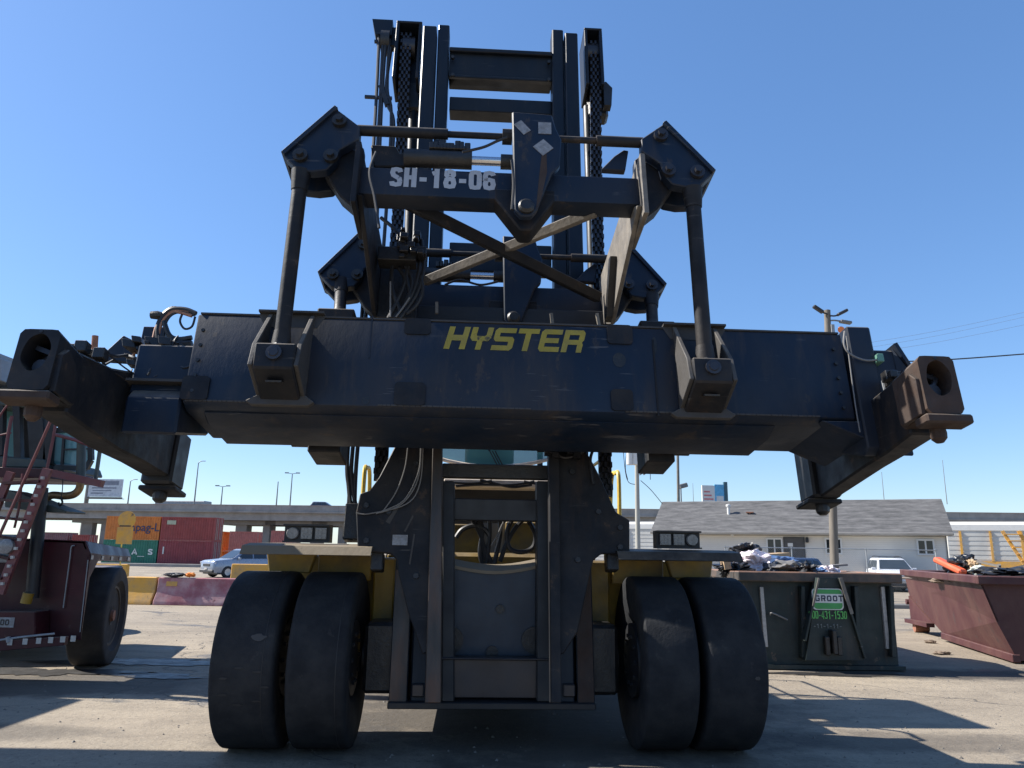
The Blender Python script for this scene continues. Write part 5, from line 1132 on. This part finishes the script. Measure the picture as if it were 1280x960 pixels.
# shingle courses: thin steps up the front slope
ns = 26
sl_ = Vector((0, D/2+.12, zr-ze+.05)); nrm = Vector((0, -sl_.z, sl_.y)).normalized()
for k in range(ns):
    a = Vector((0, -.12, ze-.05))+sl_*(k/ns); b_ = Vector((0, -.12, ze-.05))+sl_*((k+1.15)/ns if k < ns-1 else 1)
    p = [a+nrm*.024, a+nrm*.004, b_+nrm*.003, b_+nrm*.005]
    W0().prism([(q.y, q.z) for q in p], 'yz', -bw-.01, bw+.01).build('shingle_course', shingle, bld, smooth=False)
W0().box(-bw-.02, bw+.02, -.26, -.14, ze-.17, ze-.04).build('gutter', conc_d, bld, bevel=.02)
W0().box(-bw+.05, bw-.05, -.12, .34, ze-.19, ze-.155).build('soffit', trim_w, bld)
def bl(px, py): a_ = bhit(px, py, .3); return (a_[0], a_[1]+zo)
for x0, x1, y0, y1, lab in ((958.5, 978, 672.5, 693, None), (1032, 1052, 672.5, 693, None), (1147, 1167.5, 674, 694, None)):
    a, b_ = bl(x0, y1), bl(x1, y0)
    w = W0().box(a[0], b_[0], .24, .33, a[1], a[1]+.09).box(a[0], b_[0], .24, .33, b_[1]-.09, b_[1]).box(a[0], a[0]+.09, .24, .33, a[1]+.09, b_[1]-.09).box(b_[0]-.09, b_[0], .24, .33, a[1]+.09, b_[1]-.09).build('window', trim_w, bld)
    m_ = (a[0]+b_[0])/2; W0().box(m_-.04, m_+.04, .25, .33, a[1]+.09, b_[1]-.09).build('mullion', trim_w, w)
    W0().box(a[0]+.09, m_-.041, .29, .31, a[1]+.09, b_[1]-.09).build('pane', glass_dark, w)
    W0().box(m_+.041, b_[0]-.09, .27, .29, a[1]+.09, b_[1]-.09).build('pane', glass_dark, w)
a, b_ = bl(983, 718), bl(1004.5, 672.5)
dr = W0().box(a[0]-.05, b_[0]+.05, .26, .33, -.1, b_[1]+.06).build('door_frame', dark_door, bld)
W0().box(a[0]+.03, b_[0]-.03, .22, .262, -.1, b_[1]-.02).build('door', dark_door, dr)
c = bl(988, 681); W0().box(c[0]-.14, c[0]+.14, .21, .219, c[1]-.1, c[1]+.1).build('notice', trim_w, dr)
c = bl(1009, 675); W0().box(c[0]-.08, c[0]+.08, .12, .33, c[1]-.15, c[1]+.15).build('wall_lamp', blackp, bld, bevel=.03)
c = bl(916, 668); W0().lathe([(.001, -.1), (.09, -.08), (.1, 0), (.05, .1), (.001, .1)], (c[0], .05, c[1]-.02), 'z', 12).build('eave_lamp', trim_w, bld)
for px, yb_, yt, r in ((911, 646, 632, .09), (938, 655, 641, .05)):
    x, pz_ = bhit(px, yb_, 1.9); qz_ = bhit(px, yt, 1.9)[1]
    v = W0().cyl((x, 1.9, pz_+zo-.3), (x, 1.9, qz_+zo), r, n=12)
    if px == 911: v.lathe([(.001, .1), (.15, .06), (.15, -.06), (.001, -.08)], (x, 1.9, qz_+zo), 'z', 12)
    else: v.box(x-.22, x+.22, 1.78, 2.02, qz_+zo, qz_+zo+.06)
    v.build('vent_pipe', trim_w if px == 911 else rust_pipe, bld)
for px, yt in ((1102, 590), (1178, 575), (866, 604)):
    x, pz_ = bhit(px, yt, 3.6)
    W0().cyl((x, 3.6, zr-.3), (x, 3.6, pz_+zo), .022, .012, n=6).build('antenna', wire_grey, bld)
# pale rail cars beyond, with a white roof band and yellow posts
rc_w = M('pale_ribbed_metal', (.55, .54, .50), .55, var=.08, scale=.8, dirt=((.38, .37, .34), .6, .6))
RY = 62
def railcar(px0, y0, px1, label):
    a = at(px0, 680, y0); d = ray(px1, 680); det = bax.x*(-d.y)+d.x*bax.y
    L = ((-a.x)*(-d.y)-(-d.x)*(-a.y))/det/2; m_ = a+bax*L; y1 = m_.y
    pm = 640+F*m_.x/(m_.y*cp)
    zb, zt_ = at(pm, 702, y1).z, at(pm, 652, y1).z
    t = thing('rail_car', label, 'rail car', (m_.x, m_.y, 0), BA, 'pale rail cars behind the building')
    W0().box(-L, L, 0, 3, zb, zt_-.7).build('body', rc_w, t)
    W0().prism([(-.06, zt_-.7), (-.05, zt_-.25), (.5, zt_), (2.5, zt_), (3.05, zt_-.25), (3.06, zt_-.7)], 'yz', -L-.05, L+.05).build('roof', trim_w, t)
    k = 0; z = zb+.12
    while z < zt_-.85:
        W0().box(-L, L, -.022, -.005, z, z+.22).build('wall_rib', rc_w, t); z += .36
    for i in range(int(L*2/2.05)):
        x = -L+.9+i*2.05; W0().box(x-.08, x+.08, -.12, -.055, zb, zt_-.75).build('post', yel_b, t)
    W0().box(-L, L, -.1, 3, zb-.5, zb-.01).build('sill', yel_b, t)
    for x in (-L+1.5, L-1.5): W0().cyl((x, .2, gz(RY)+.45), (x, 2.8, gz(RY)+.45), .45, n=14).build('wheel', blackp, t)
    W0().box(-L+.4, L-.4, .3, 2.7, gz(RY)+.5, zb-.51).build('underframe', blackp, t)
    return t
railcar(1185, 61, 1330, 'pale rail car with yellow posts, right of the beige building')
railcar(700, 78, 822, 'pale rail car showing left of the beige building, behind the wooden pole')
RY = 50
c = at(1284, 690, RY); st = thing('access_stairs', 'slanting yellow steel steps before the pale rail car', 'stairs', (c.x, RY, gz(RY)), BA)
for dx_ in (-.45, .45): W0().bar((dx_-.8, 0, 3.6), (dx_+.9, 0, 0), .2, .12, (0, 1, 0)).build('stringer', yel_b, st)
for k in range(8): W0().box(-1.2+.2*k, -.2+.2*k, -.2, .3, 3.35-.42*k, 3.41-.42*k).build('tread', yel_b, st)
# far billboard on the right
b = at(893, 615, 140); z0, z1 = at(893, 640, 140).z, at(893, 607, 140).z
bb = thing('billboard', 'white and blue billboard rising behind the grey shingle roof', 'billboard', (b.x, b.y, 0), R(4))
xl = at(877, 615, 140).x-b.x; xm = at(893, 615, 140).x-b.x; xr2 = at(908, 615, 140).x-b.x
W0().box(xl, xm, -.2, .2, z0, z1).build('panel', trim_w, bb)
W0().box(xm, xr2, -.2, .2, z0, z1+.2).build('panel', M('sky_blue_print', (.10, .38, .62), .5), bb)
W0().box(xr2-.45, xr2+.2, -.3, .3, z0-4, z1+.7).build('frame_post', M('dark_teal_steel', (.04, .10, .13), .5), bb)
W0().box(xm+.3, xr2-.6, -.21, -.202, z0+.6, z0+1.0+(z1-z0)*.4).build('printed_line', trim_w, bb)
for k in range(3): W0().box(xl+.3, xm-.3-.3*k, -.21, -.202, z0+(z1-z0)*(.45+.14*k), z0+(z1-z0)*(.51+.14*k)).build('printed_line', M('red_print', (.55, .18, .18), .6) if not k else bpy.data.materials['red_print'], bb)
W0().cyl((0, .6, -1), (0, .6, z0), .5, n=10).build('post', conc_d, bb)
# poles
wood = M('weathered_pole_wood', (.16, .14, .115), .85, var=.2, scale=4, stretch=(3, 3, .3), dirt=((.12, .10, .08), .5, 3))
def pole(px, base_py, y, top_px, top_py, r0, label, mt=wood):
    b = at(px, base_py, y); q = at(top_px, top_py, y)
    t = thing('utility_pole', label, 'pole', (b.x, y, gz(y)), 0, 'utility poles on the right')
    W0().cyl((0, 0, 0), (q.x-b.x, 0, q.z-gz(y)), r0, r0*.75, n=14).build('pole', mt, t)
    return t, (lambda a, b2, dy=0: (at(a, b2, y).x-b.x, dy, at(a, b2, y).z-gz(y)))
P1, f1 = pole(1041, 705, 30, 1034, 388, .17, 'thick weathered wooden pole standing before the beige building, lamps on top')
for i, (pts, mt) in enumerate((([(1033, 394), (1027, 392), (1021, 388)], plast), ([(1036, 396), (1043, 396), (1051, 392)], plast), ([(1037, 402), (1043, 402), (1055, 404)], lampm))):
    a = [f1(x, y_, -.15) for x, y_ in pts]; la = W0().tube(a, .035).build('lamp_arm', mt, P1)
    e = Vector(a[-1]); d = (Vector(a[-1])-Vector(a[1])).normalized()
    W0().obox(e, d*.24, Vector((0, .11, 0)), d.cross(Vector((0, 1, 0)))*.06).build('lamp_head', mt, la, bevel=.03)
c = f1(1049, 414, -.2); W0().lathe([(.001, -.04), (.13, -.04), (.15, 0), (.10, .05), (.001, .06)], c, 'y', 16).build('orange_lamp', M('orange_lamp', (.75, .20, .04), .4), P1)
c = f1(1038, 410, -.12); W0().box(c[0]-.04, c[0]+.09, -.2, -.1, c[2]-.5, c[2]+.1).build('mount', grey_pl, P1)
P2, f2 = pole(797.5, 700, 40, 795.5, 545, .14, 'grey utility pole with white transformer cans, left of the beige building', M('grey_pole_wood', (.34, .33, .29), .85, var=.15, stretch=(3, 3, .3)))
for x in (786, 793): a, b_ = f2(x, 582, -.3), f2(x, 564, -.3); W0().cyl(a, b_, .17, n=14).build('transformer', trim_w, P2, bevel=.02)
a, b_ = f2(805, 578, -.2), f2(804, 564, -.2); W0().cyl(a, b_, .12, n=12).build('transformer', trim_w, P2)
a = f2(806, 590, -.2); W0().bar(f2(799, 594, -.1), a, .05, .05).obox(a, (.14, 0, .10), (0, .1, 0), (-.06, 0, .09)).build('flood_lamp', lampm, P2)
mb = W0()
for pts in ([(778, 560), (781, 590), (785, 603), (793, 606)], [(783, 562), (781, 585), (784, 600)], [(812, 580), (812, 600)], [(800, 601), (813, 613), (827, 630)]): mb.tube([f2(x, y_, -.2) for x, y_ in pts], .018, n=5)
mb.build('drop_wire', plast, P2)
P3, f3 = pole(847, 640, 56, 847, 560, .13, 'thin dark pole rising behind the roof near its left end', M('dark_pole_wood', (.16, .15, .13), .85))
P4 = thing('lamp_post', 'small flood lamp on a thin post above the roof left end', 'lamp post', (at(852, 640, 57).x, 57, gz(57)))
q = at(852, 608, 57); W0().cyl((0, 0, 0), (0, 0, q.z-gz(57)), .05, n=8).build('pole', lampm, P4)
W0().obox((.18, 0, q.z-gz(57)+.05), (.3, 0, .08), (0, .25, 0), (-.05, 0, .16)).build('lamp_head', lampm, P4, bevel=.05)
for i, (x0, y0, x1, y1, lab, r) in enumerate(((1037, 454, 1300, 441, 'dark sagging overhead cable running right from the wooden pole', .028), (1040, 436, 1300, 386, 'topmost faint overhead wire at upper right', .0045), (1040, 448, 1300, 402, 'lower faint overhead wire at upper right', .0045), (1040, 442, 1300, 392, 'middle faint overhead wire at upper right', .004))):
    a, b_ = at(x0, y0, 30.2), at(x1, y1, 30.2); m_ = (a+b_)/2-Vector((0, 0, .10))
    tag(W0().tube([a, m_, b_], r, n=5).build('overhead_wire', plast if i == 0 else wire_grey), lab, 'wire')
# cars on the right
suv('parked_car', 'white SUV with roof rails facing us, between the two skips', white_car, (at(1114, 720, 41).x, 41, gz(41)), R(-14), rack=True)
suv('parked_car', 'dark blue car mostly hidden behind the rubbish in the green skip', navy_car, (at(987, 700, 37).x, 37.5, gz(37)), R(-60), sc=.95)
# chain link fence
FY = 38.2
fx0, fx1 = at(905, 690, FY).x, at(1172, 690, FY).x; fh = at(1083, 686.5, FY).z-gz(FY)
fn = thing('chain_link_fence', 'thin wire mesh fence with steel posts before the beige building', 'fence', ((fx0+fx1)/2, FY, gz(FY))); L = (fx1-fx0)/2
galv = M('galvanised_steel', (.34, .35, .35), .45, metal=.5)
W0().cyl((-L, 0, fh), (L, 0, fh), .024, n=8).build('top_rail', galv, fn)
for px in (907, 990, 1083, 1170):
    x = at(px, 690, FY).x-fn.location.x; W0().cyl((x, .03, -.1), (x, .03, fh+.05), .034, n=8).build('fence_post', galv, fn)
mb = W0(); st_ = .11; i = -L-fh
while i < L:
    for s in (0, 1):
        xa, xb = (i, i+fh) if s == 0 else (i+fh, i); za, zb_ = 0., fh
        if min(xa, xb) >= -L and max(xa, xb) <= L:
            y_ = -.026 if s else -.03
            mb.add([(xa-.003, y_, za), (xa+.003, y_, za), (xb+.003, y_, zb_), (xb-.003, y_, zb_)], [(0, 1, 2, 3)])
    i += st_
mb.build('wire_mesh', galv, fn, smooth=False, kind='stuff')
# low debris behind the skips
kb = gnd(1100, 742); W0().box(at(1060, 742, 25).x, at(1150, 742, 25).x, 25, 25.3, gz(25)-.05, gz(25)+.14).build('kerb', conc_d, kind='structure', bevel=.03)
# ---------------------------------------------------------------- green skip
green_s = M('dark_green_skip_paint', (.016, .028, .026), .6, var=.3, scale=2, dirt=((.014, .014, .014), .8, 2.2), bump=.15, wear=((.13, .085, .055), .7, 4), streak=((.09, .055, .035), .7, .6, (.10, .105, .10)))
rim_s = M('scuffed_skip_rim', (.06, .055, .05), .65, var=.3, scale=3, dirt=((.18, .10, .06), .6, 3), dust=((.34, .17, .10), .8))
gl, gr_ = gnd(948, 829), gnd(1116, 823)
GY = 11.3
ga = R(1.5)
xl, xr3 = at(926, 780, GY).x, at(1120, 780, GY).x
sk = thing('skip', 'dark green open-topped skip full of rubbish, with a green and white badge', 'skip', ((xl+xr3)/2, GY, 0), ga)
hw = (xr3-xl)/2; hz = at(1030, 717, GY).z+.02
def SK(): return MB()
SL = 5.6
SK().box(-hw+.06, hw-.06, .0, .06, .05, hz-.12).build('front_panel', green_s, sk)
for s in (-1, 1): SK().box(*sorted((s*(hw-.06), s*hw)), .0, SL, .05, hz-.12).build('side_panel', green_s, sk)
SK().box(-hw+.06, hw-.06, SL-.06, SL, .05, hz-.12).build('rear_panel', green_s, sk)
SK().box(-hw+.06, hw-.06, .06, SL-.06, .05, .11).build('floor', green_s, sk)
rimb = SK().box(-hw-.06, hw+.10, -.14, .05, hz-.14, hz)
rimb.build('front_rim', rim_s, sk, bevel=.015)
for s in (-1, 1): SK().box(*sorted((s*(hw-.06), s*(hw+.07))), .051, SL, hz-.13, hz-.004).build('side_rim', rim_s, sk, bevel=.015)
SK().box(-hw-.0, hw+.05, -.10, .1, .015, .07).build('base_plate', green_s, sk)
def sl2(px, py, yy=None): p = at(px, py, GY-.1 if yy is None else yy); return (p.x-sk.location.x, p.z)
for px0, px1, w in ((1003, 1004, .07), (1070, 1074, .06), (1115, 1118, .06)):
    a, b_ = sl2(px0, 733), sl2(px1, 822); SK().bar((a[0], -.06, a[1]), (b_[0], -.06, b_[1]), .06, .12, (0, 1, 0)).build('post', green_s, sk, bevel=.008)
q = [sl2(1019, 722), sl2(1044, 722), sl2(1075, 824), sl2(1003, 824)]
SK().add([(q[0][0], -.18, q[0][1]), (q[1][0], -.18, q[1][1]), (q[2][0], -.20, q[2][1]), (q[3][0], -.20, q[3][1]), (q[0][0], -.02, q[0][1]), (q[1][0], -.02, q[1][1]), (q[2][0], -.02, q[2][1]), (q[3][0], -.02, q[3][1])],
         [(0, 1, 2, 3), (0, 4, 5, 1), (1, 5, 6, 2), (2, 6, 7, 3), (3, 7, 4, 0)]).build('hook_panel', green_s, sk)
for (xa, ya), (xb, yb_), mt in (((1018, 722), (1001, 800), rim_s), ((1045, 722), (1076, 822), rim_s)):
    a, b_ = sl2(xa, ya), sl2(xb, yb_); SK().bar((a[0], -.16, a[1]), (b_[0], -.17, b_[1]), .03, .17, (0, 1, 0)).build('brace_plate', green_s, sk, bevel=.005)
    c_ = (a[0]+(b_[0]-a[0])*.45, a[1]+(b_[1]-a[1])*.45); SK().bar((a[0], -.25, a[1]), (c_[0], -.255, c_[1]), .025 if xa < 1030 else .05, .012, (0, 1, 0)).build('sunlit_edge', brace_grey, sk)  # pale strip paints sunlight along the brace's edge
for (xa, ya), (xb, yb_) in (((953, 734), (959, 809)), ((1107, 734), (1114, 812))):
    a, b_ = sl2(xa, ya), sl2(xb, yb_); SK().bar((a[0], -.02, a[1]), (b_[0], -.02, b_[1]), .05, .04, (0, 1, 0)).build('reflective_strip', tape_w, sk)
a = sl2(1035, 797); SK().box(a[0]-.03, a[0]+.03, -.33, -.2, a[1]-.2, a[1]+.12).box(a[0]-.12, a[0]-.05, -.28, -.2, a[1]-.22, a[1]+.03).box(a[0]+.05, a[0]+.12, -.28, -.2, a[1]-.22, a[1]+.03).build('hook_bar', greasy, sk, bevel=.01)
a, b_ = sl2(963, 769), sl2(985, 775); SK().tube([(a[0], -.06, a[1]), ((a[0]+b_[0])/2-.1, -.1, a[1]+.03), (b_[0], -.06, b_[1])], .012).build('cable', wire_grey, sk)
# badge and telephone number: flat print on the hook panel
bg = M('badge_green', (.05, .30, .08), .5, wear=((.04, .05, .045), .7, 4)); bw_ = M('badge_white', (.62, .64, .62), .5); bn = M('badge_navy', (.02, .025, .06), .5)
a, b_ = sl2(1016, 761, GY-.2), sl2(1052, 736, GY-.2)
def rr2(x0, z0, x1, z1, r, y): return [(x, y, z) for x, z in rrect(x0, z0, x1, z1, r)]
h_ = b_[1]-a[1]; w_ = b_[0]-a[0]
for (f0, f1, g0, g1), mt, y in (((-.02, 1.02, -.04, 1.0), bw_, -.203), ((.02, .98, .0, .96), bg, -.206), ((.0, 1.0, .30, .74), bw_, -.209)):
    P = rr2(a[0]+f0*w_, a[1]+g0*h_, a[0]+f1*w_, a[1]+g1*h_, h_*.18 if y > -.209 else .02, y); SK().add(P, [tuple(range(len(P)))]).build('badge', mt, sk, smooth=False)
glyphs('GROOT', lambda x, y: (a[0]+.03+x, -.212, a[1]+h_*.38+y), h_*.28, w_*.17, .018, bn, sk, step=w_*.195)
gph = M('bright_green_lettering', (.10, .42, .10), .6, wear=((.03, .045, .04), .9, 7))
a2 = sl2(1012, 773.5, GY-.2); glyphs('800-431-1530', lambda x, y: (a2[0]-.02+x, -.206, a2[1]+y), .115, .045, .014, gph, sk, step=.0475)
a3 = sl2(1016, 785, GY-.2); glyphs('-11-1-11-', lambda x, y: (a3[0]+x, -.206, a3[1]+y), .06, .05, .008, M('faded_print', (.16, .18, .18), .7), sk, 'faded_lettering', step=.05)
# rubbish in the green skip (each piece its own thing)
bagw = M('pale_pink_plastic', (.62, .55, .58), .4, var=.12, scale=8); bagb = M('black_plastic_bag', (.018, .018, .02), .35, bump=.3)
blu = M('blue_printed_plastic', (.07, .13, .26), .5); bwht = M('white_plastic', (.62, .62, .64), .4); card = M('brown_cardboard', (.42, .29, .17), .85)
greyc = M('grey_brown_sheeting', (.17, .16, .15), .8, var=.3, scale=5); redp = M('orange_red_plastic', (.70, .12, .05), .45); brwn = M('brown_rag', (.20, .15, .11), .85)
GR = 'rubbish heaped in the green skip'
def rub(px, py, yy): return at(px, py, yy)
def tl(name, label, cat, px, py, yy, r, mt, seed, rough=.4):
    r = tuple(v*1.12 for v in r); py -= 1
    return lump(name, label, cat, rub(px, py, yy), r, mt, seed, rough, GR)
tl('rubbish_bag', 'pale pink plastic bag on the left of the green skip heap', 'bag', 944, 706, GY+.6, (.30, .28, .17), bagw, 1, .5)
tl('rubbish_bag', 'black plastic bag poking up highest behind the pale pink bag', 'bag', 934, 692, GY+1.2, (.22, .2, .15), bagb, 2, .6)
tl('rubbish_bag', 'dark bag slumped at the left rim of the green skip', 'bag', 917, 712, GY+.4, (.26, .2, .10), bagb, 3, .5)
tl('rag', 'dark cloth between the pale bag and the grey sheeting', 'cloth', 964, 713, GY+.35, (.14, .15, .10), M('navy_cloth', (.05, .055, .07), .85), 5, .4)
tl('rubbish_bag', 'blue and white printed bag in the middle of the heap', 'bag', 972, 704, GY+.9, (.28, .2, .10), blu, 8, .35)
tl('sheeting', 'grey-brown sheeting across the middle of the green skip', 'sheet', 987, 713, GY+.4, (.33, .3, .10), greyc, 9, .5)
tl('rag', 'dark rumpled cloth hanging over the rim above the badge', 'cloth', 1007, 713, GY+.1, (.14, .18, .12), blackp, 10, .6)
tl('rubbish_bag', 'small blue bag right of the dark rumpled cloth', 'bag', 1024, 716, GY+.3, (.12, .12, .06), blu, 11, .5)
tl('rubbish_bag', 'small pinkish white crumpled bag at the right end of the heap', 'bag', 1036, 714, GY+.3, (.12, .12, .07), bagw, 12, .6)
tl('rubbish_heap', 'brown rags filling the right part of the green skip', 'rags', 1070, 722, GY+1.0, (.55, .8, .06), brwn, 13, .4)
tl('rubbish_heap', 'mixed dark rags filling the left part of the green skip', 'rags', 955, 722, GY+1.3, (.75, .9, .08), greyc, 14, .4)
def board(name, label, x0, y0, x1, y1, yy, w, th, mt, dy=.3):
    p, q = rub(x0, y0, yy), rub(x1, y1, yy+dy); c_ = (p+q)/2
    o = W0().bar(p-c_, q-c_, w, th).build(name, mt); o.location = c_; return tag(o, label, 'board' if name == 'board' else 'box', GR)
board('board', 'tan wooden board lying over the top of the heap', 952, 695, 980, 693, GY+1.3, .25, .06, card)
board('board', 'thin grey board sticking out at the right of the heap', 1016, 709, 1056, 706, GY+1.0, .12, .03, greyc)
board('cardboard_box', 'tan cardboard flap at the left rim of the green skip', 903, 706, 911, 705, GY+.3, .2, .14, card, 0)
p = rub(962, 699, GY+.75); o = W0().box(-.04, .10, -.02, .0, -.05, .02).build('packaging', bwht); o.location = p; tag(o, 'white scrap of packaging on the blue printed bag', 'scrap', GR)
p = rub(928, 703, GY+.9); o = W0().tube([(-.12, 0, -.1), (0, 0, .12), (.1, 0, .17), (.2, 0, .1)], .02).build('hose', bagb); o.location = p; tag(o, 'short black hose end poking out near the black bag', 'hose', GR)
# ---------------------------------------------------------------- red skip
red_s = M('faded_red_skip_paint', (.066, .017, .019), .6, var=.2, scale=1.6, dirt=((.095, .047, .036), .7, 1.6), bump=.15, wear=((.05, .03, .03), .9, 4), stretch=(1, 1, .6), dust=((.17, .10, .08), .5), streak=((.035, .014, .013), .8, .4, (.14, .08, .07)))
n0 = gnd(1271, 830); n0 = Vector((n0.x, n0.y, 0)); f0 = gnd(1140, 789); 
ra = math.atan2(f0.y-n0.y, f0.x-n0.x)           # along the long side, near -> far
d_ = Vector((math.cos(ra), math.sin(ra), 0)); w__ = Vector((d_.y, -d_.x, 0))    # across, to the right
RL = (f0-n0).length
rs_ = thing('skip', 'dark red open-topped skip with sloping side, at the right edge', 'skip', n0)
ht = at(1230, 720, n0.y).z; RWd = 2.4
def rq(a, b_, z): q = d_*a+w__*b_; return (q.x, q.y, z)
# long side: upright top band, sloped lower half tucking in at the near end
TP = -.40                                       # the side leans out to the rim
for bb_, q_ in ((0, 1), (RWd, -1)):
    side = [rq(0, bb_+q_*.0, .10), rq(-.02, bb_+q_*(TP*.55), .62), rq(-.05, bb_+q_*TP, ht-.12), rq(RL, bb_+q_*(-.05), ht-.12), rq(RL, bb_+q_*(.02), .74), rq(RL*.62, bb_+q_*.02, .12)]
    MB().add(side+[(x+w__.x*.03*q_, y+w__.y*.03*q_, z) for x, y, z in side], [tuple(range(6)), tuple(range(11, 5, -1))]+[(i, (i+1) % 6, (i+1) % 6+6, i+6) for i in range(6)]).build('long_side', red_s, rs_, smooth=False)
MB().add([rq(0, .02, .05), rq(0, RWd-.02, .05), rq(-.02, RWd-TP*.55, .62), rq(-.05, RWd-TP, ht-.12), rq(-.05, TP, ht-.12), rq(-.02, TP*.55, .62)], [(0, 1, 2, 3, 4, 5)]).build('end_panel', red_s, rs_, smooth=False)
MB().add([rq(RL, .02, .74), rq(RL, RWd-.02, .74), rq(RL, RWd+.05, ht-.12), rq(RL, -.05, ht-.12)], [(0, 1, 2, 3)]).build('end_panel', red_s, rs_, smooth=False)
MB().add([rq(0, .05, .12), rq(RL*.62, .05, .14), rq(RL*.62, RWd-.05, .14), rq(0, RWd-.05, .12)], [(0, 1, 2, 3)]).add([rq(RL*.62, .05, .14), rq(RL, .05, .75), rq(RL, RWd-.05, .75), rq(RL*.62, RWd-.05, .14)], [(0, 1, 2, 3)]).build('floor', red_s, rs_, smooth=False)
MB().bar(rq(-.1, TP-.02, ht-.06), rq(RL+.05, -.06, ht-.06), .13, .13).build('side_rim', red_s, rs_, bevel=.015)
MB().bar(rq(-.1, RWd-TP+.02, ht-.06), rq(RL+.05, RWd+.06, ht-.06), .13, .13).build('side_rim', red_s, rs_, bevel=.015)
MB().bar(rq(-.1, TP-.08, ht-.062), rq(-.1, RWd-TP+.08, ht-.062), .14, .135).build('end_rim', red_s, rs_, bevel=.015)
MB().bar(rq(RL, -.05, ht-.062), rq(RL, RWd+.05, ht-.062), .12, .12).build('end_rim', red_s, rs_, bevel=.015)
MB().bar(rq(-.02, .0, .08), rq(RL*.62, .02, .10), .12, .12).build('runner', red_s, rs_, bevel=.01)
MB().bar(rq(RL-.05, .0, .2), rq(RL-.05, .0, ht-.13), .10, .10).build('corner_post', red_s, rs_, bevel=.01)
MB().add([rq(RL-.05, -.02, .25), rq(RL-.05, -.02, .75), rq(RL-.95, .15, .25), rq(RL-.05, .3, .25), rq(RL-.05, .25, .75), rq(RL-.95, .35, .25)], [(0, 1, 2), (3, 5, 4), (0, 3, 4, 1), (1, 4, 5, 2), (0, 2, 5, 3)]).build('wheel_guard', red_s, rs_)
MB().bar(rq(RL+.05, -.04, .22), rq(RL-1.1, .05, .22), .16, .08).build('wheel_beam', red_s, rs_)
MB().cyl(rq(RL-.25, -.02, .115), rq(RL-.25, .26, .115), .112, n=16).build('roller_wheel', rust_pipe, rs_)
MB().obox(rq(RL*.45, .17, .38), d_*.13, Vector((0, 0, .03)), w__*.05).build('hinge_lug', rusty, rs_)
MB().cyl(rq(RL+.02, -.06, .62), rq(RL+.02, .0, .62), .06, n=8).build('latch', red_s, rs_)
GR2 = 'rubbish in the red skip'
def rt(name, label, cat, px, py, yy, r, mt, seed, rough=.4): return lump(name, label, cat, at(px, py, yy), r, mt, seed, rough, GR2)
p, q = at(1170, 699, 14.2), at(1205, 716, 13.6); o = W0().bar(p-(p+q)/2, q-(p+q)/2, .17, .10).build('tube', redp, bevel=.03); o.location = (p+q)/2; tag(o, 'bright orange-red tube lying over the red skip', 'tube', GR2)
rt('rubbish_bag', 'black crumpled bag right of the orange-red tube', 'bag', 1203, 708, 14.0, (.30, .3, .20), bagb, 21, .5)
rt('cardboard_scrap', 'torn brown cardboard on the black bag in the red skip', 'cardboard', 1216, 706, 13.7, (.10, .12, .09), card, 22, .5)
rt('rubbish_bag', 'pale green-white plastic sack right of the black bag', 'bag', 1228, 714, 13.4, (.20, .2, .10), M('pale_sack', (.45, .47, .42), .6), 23, .4)
for (x0, y0, x1, y1, lab) in ((1222, 702, 1250, 708, 'grey metal frame bar crossing the top of the red skip'), (1249, 706, 1247, 722, 'short upright grey bar of scrap in the red skip'), (1236, 716, 1300, 703, 'long grey plank slanting up at the right of the red skip')):
    p, q = at(x0, y0, 13), at(x1, y1, 12.6); o = W0().bar(p-(p+q)/2, q-(p+q)/2, .05, .03).build('scrap_bar', brace_grey); o.location = (p+q)/2; tag(o, lab, 'scrap', GR2)
rt('rubbish_heap', 'dark mixed rubbish at the right edge of the red skip', 'rubbish', 1268, 718, 12.6, (.5, .5, .12), blackp, 24, .5)
rt('rubbish_heap', 'brown rubbish filling the middle of the red skip', 'rubbish', 1210, 728, 14, (.4, .9, .08), brwn, 25, .4)
for px, py, r, lab in ((1163, 804, .07, 'small brown stone lying nearer the green skip'), (1177, 818, .09, 'flat dark stone lying on the ground before the red skip')):
    g = gnd(px, py); lump('stone', lab, 'stone', (g.x, g.y, .025), (r*1.5, r, .035), brwn, px)
rnd = random.Random(12); mb = W0()
for i in range(2600):
    a, r_ = rnd.uniform(.0, math.pi), rnd.uniform(4.5, 24); x, y = r_*math.cos(a)*.9, r_*math.sin(a)+1; s = rnd.uniform(.006, .02)
    p = [(x+s*math.cos(k*1.57+i), y+s*math.sin(k*1.57+i)*rnd.uniform(.6, 1), .0) for k in range(4)]
    mb.add(p+[(x, y, s*rnd.uniform(.5, 1))], [(0, 1, 4), (1, 2, 4), (2, 3, 4), (3, 0, 4)])
mb.build('gravel', brace_grey, smooth=False, kind='stuff')
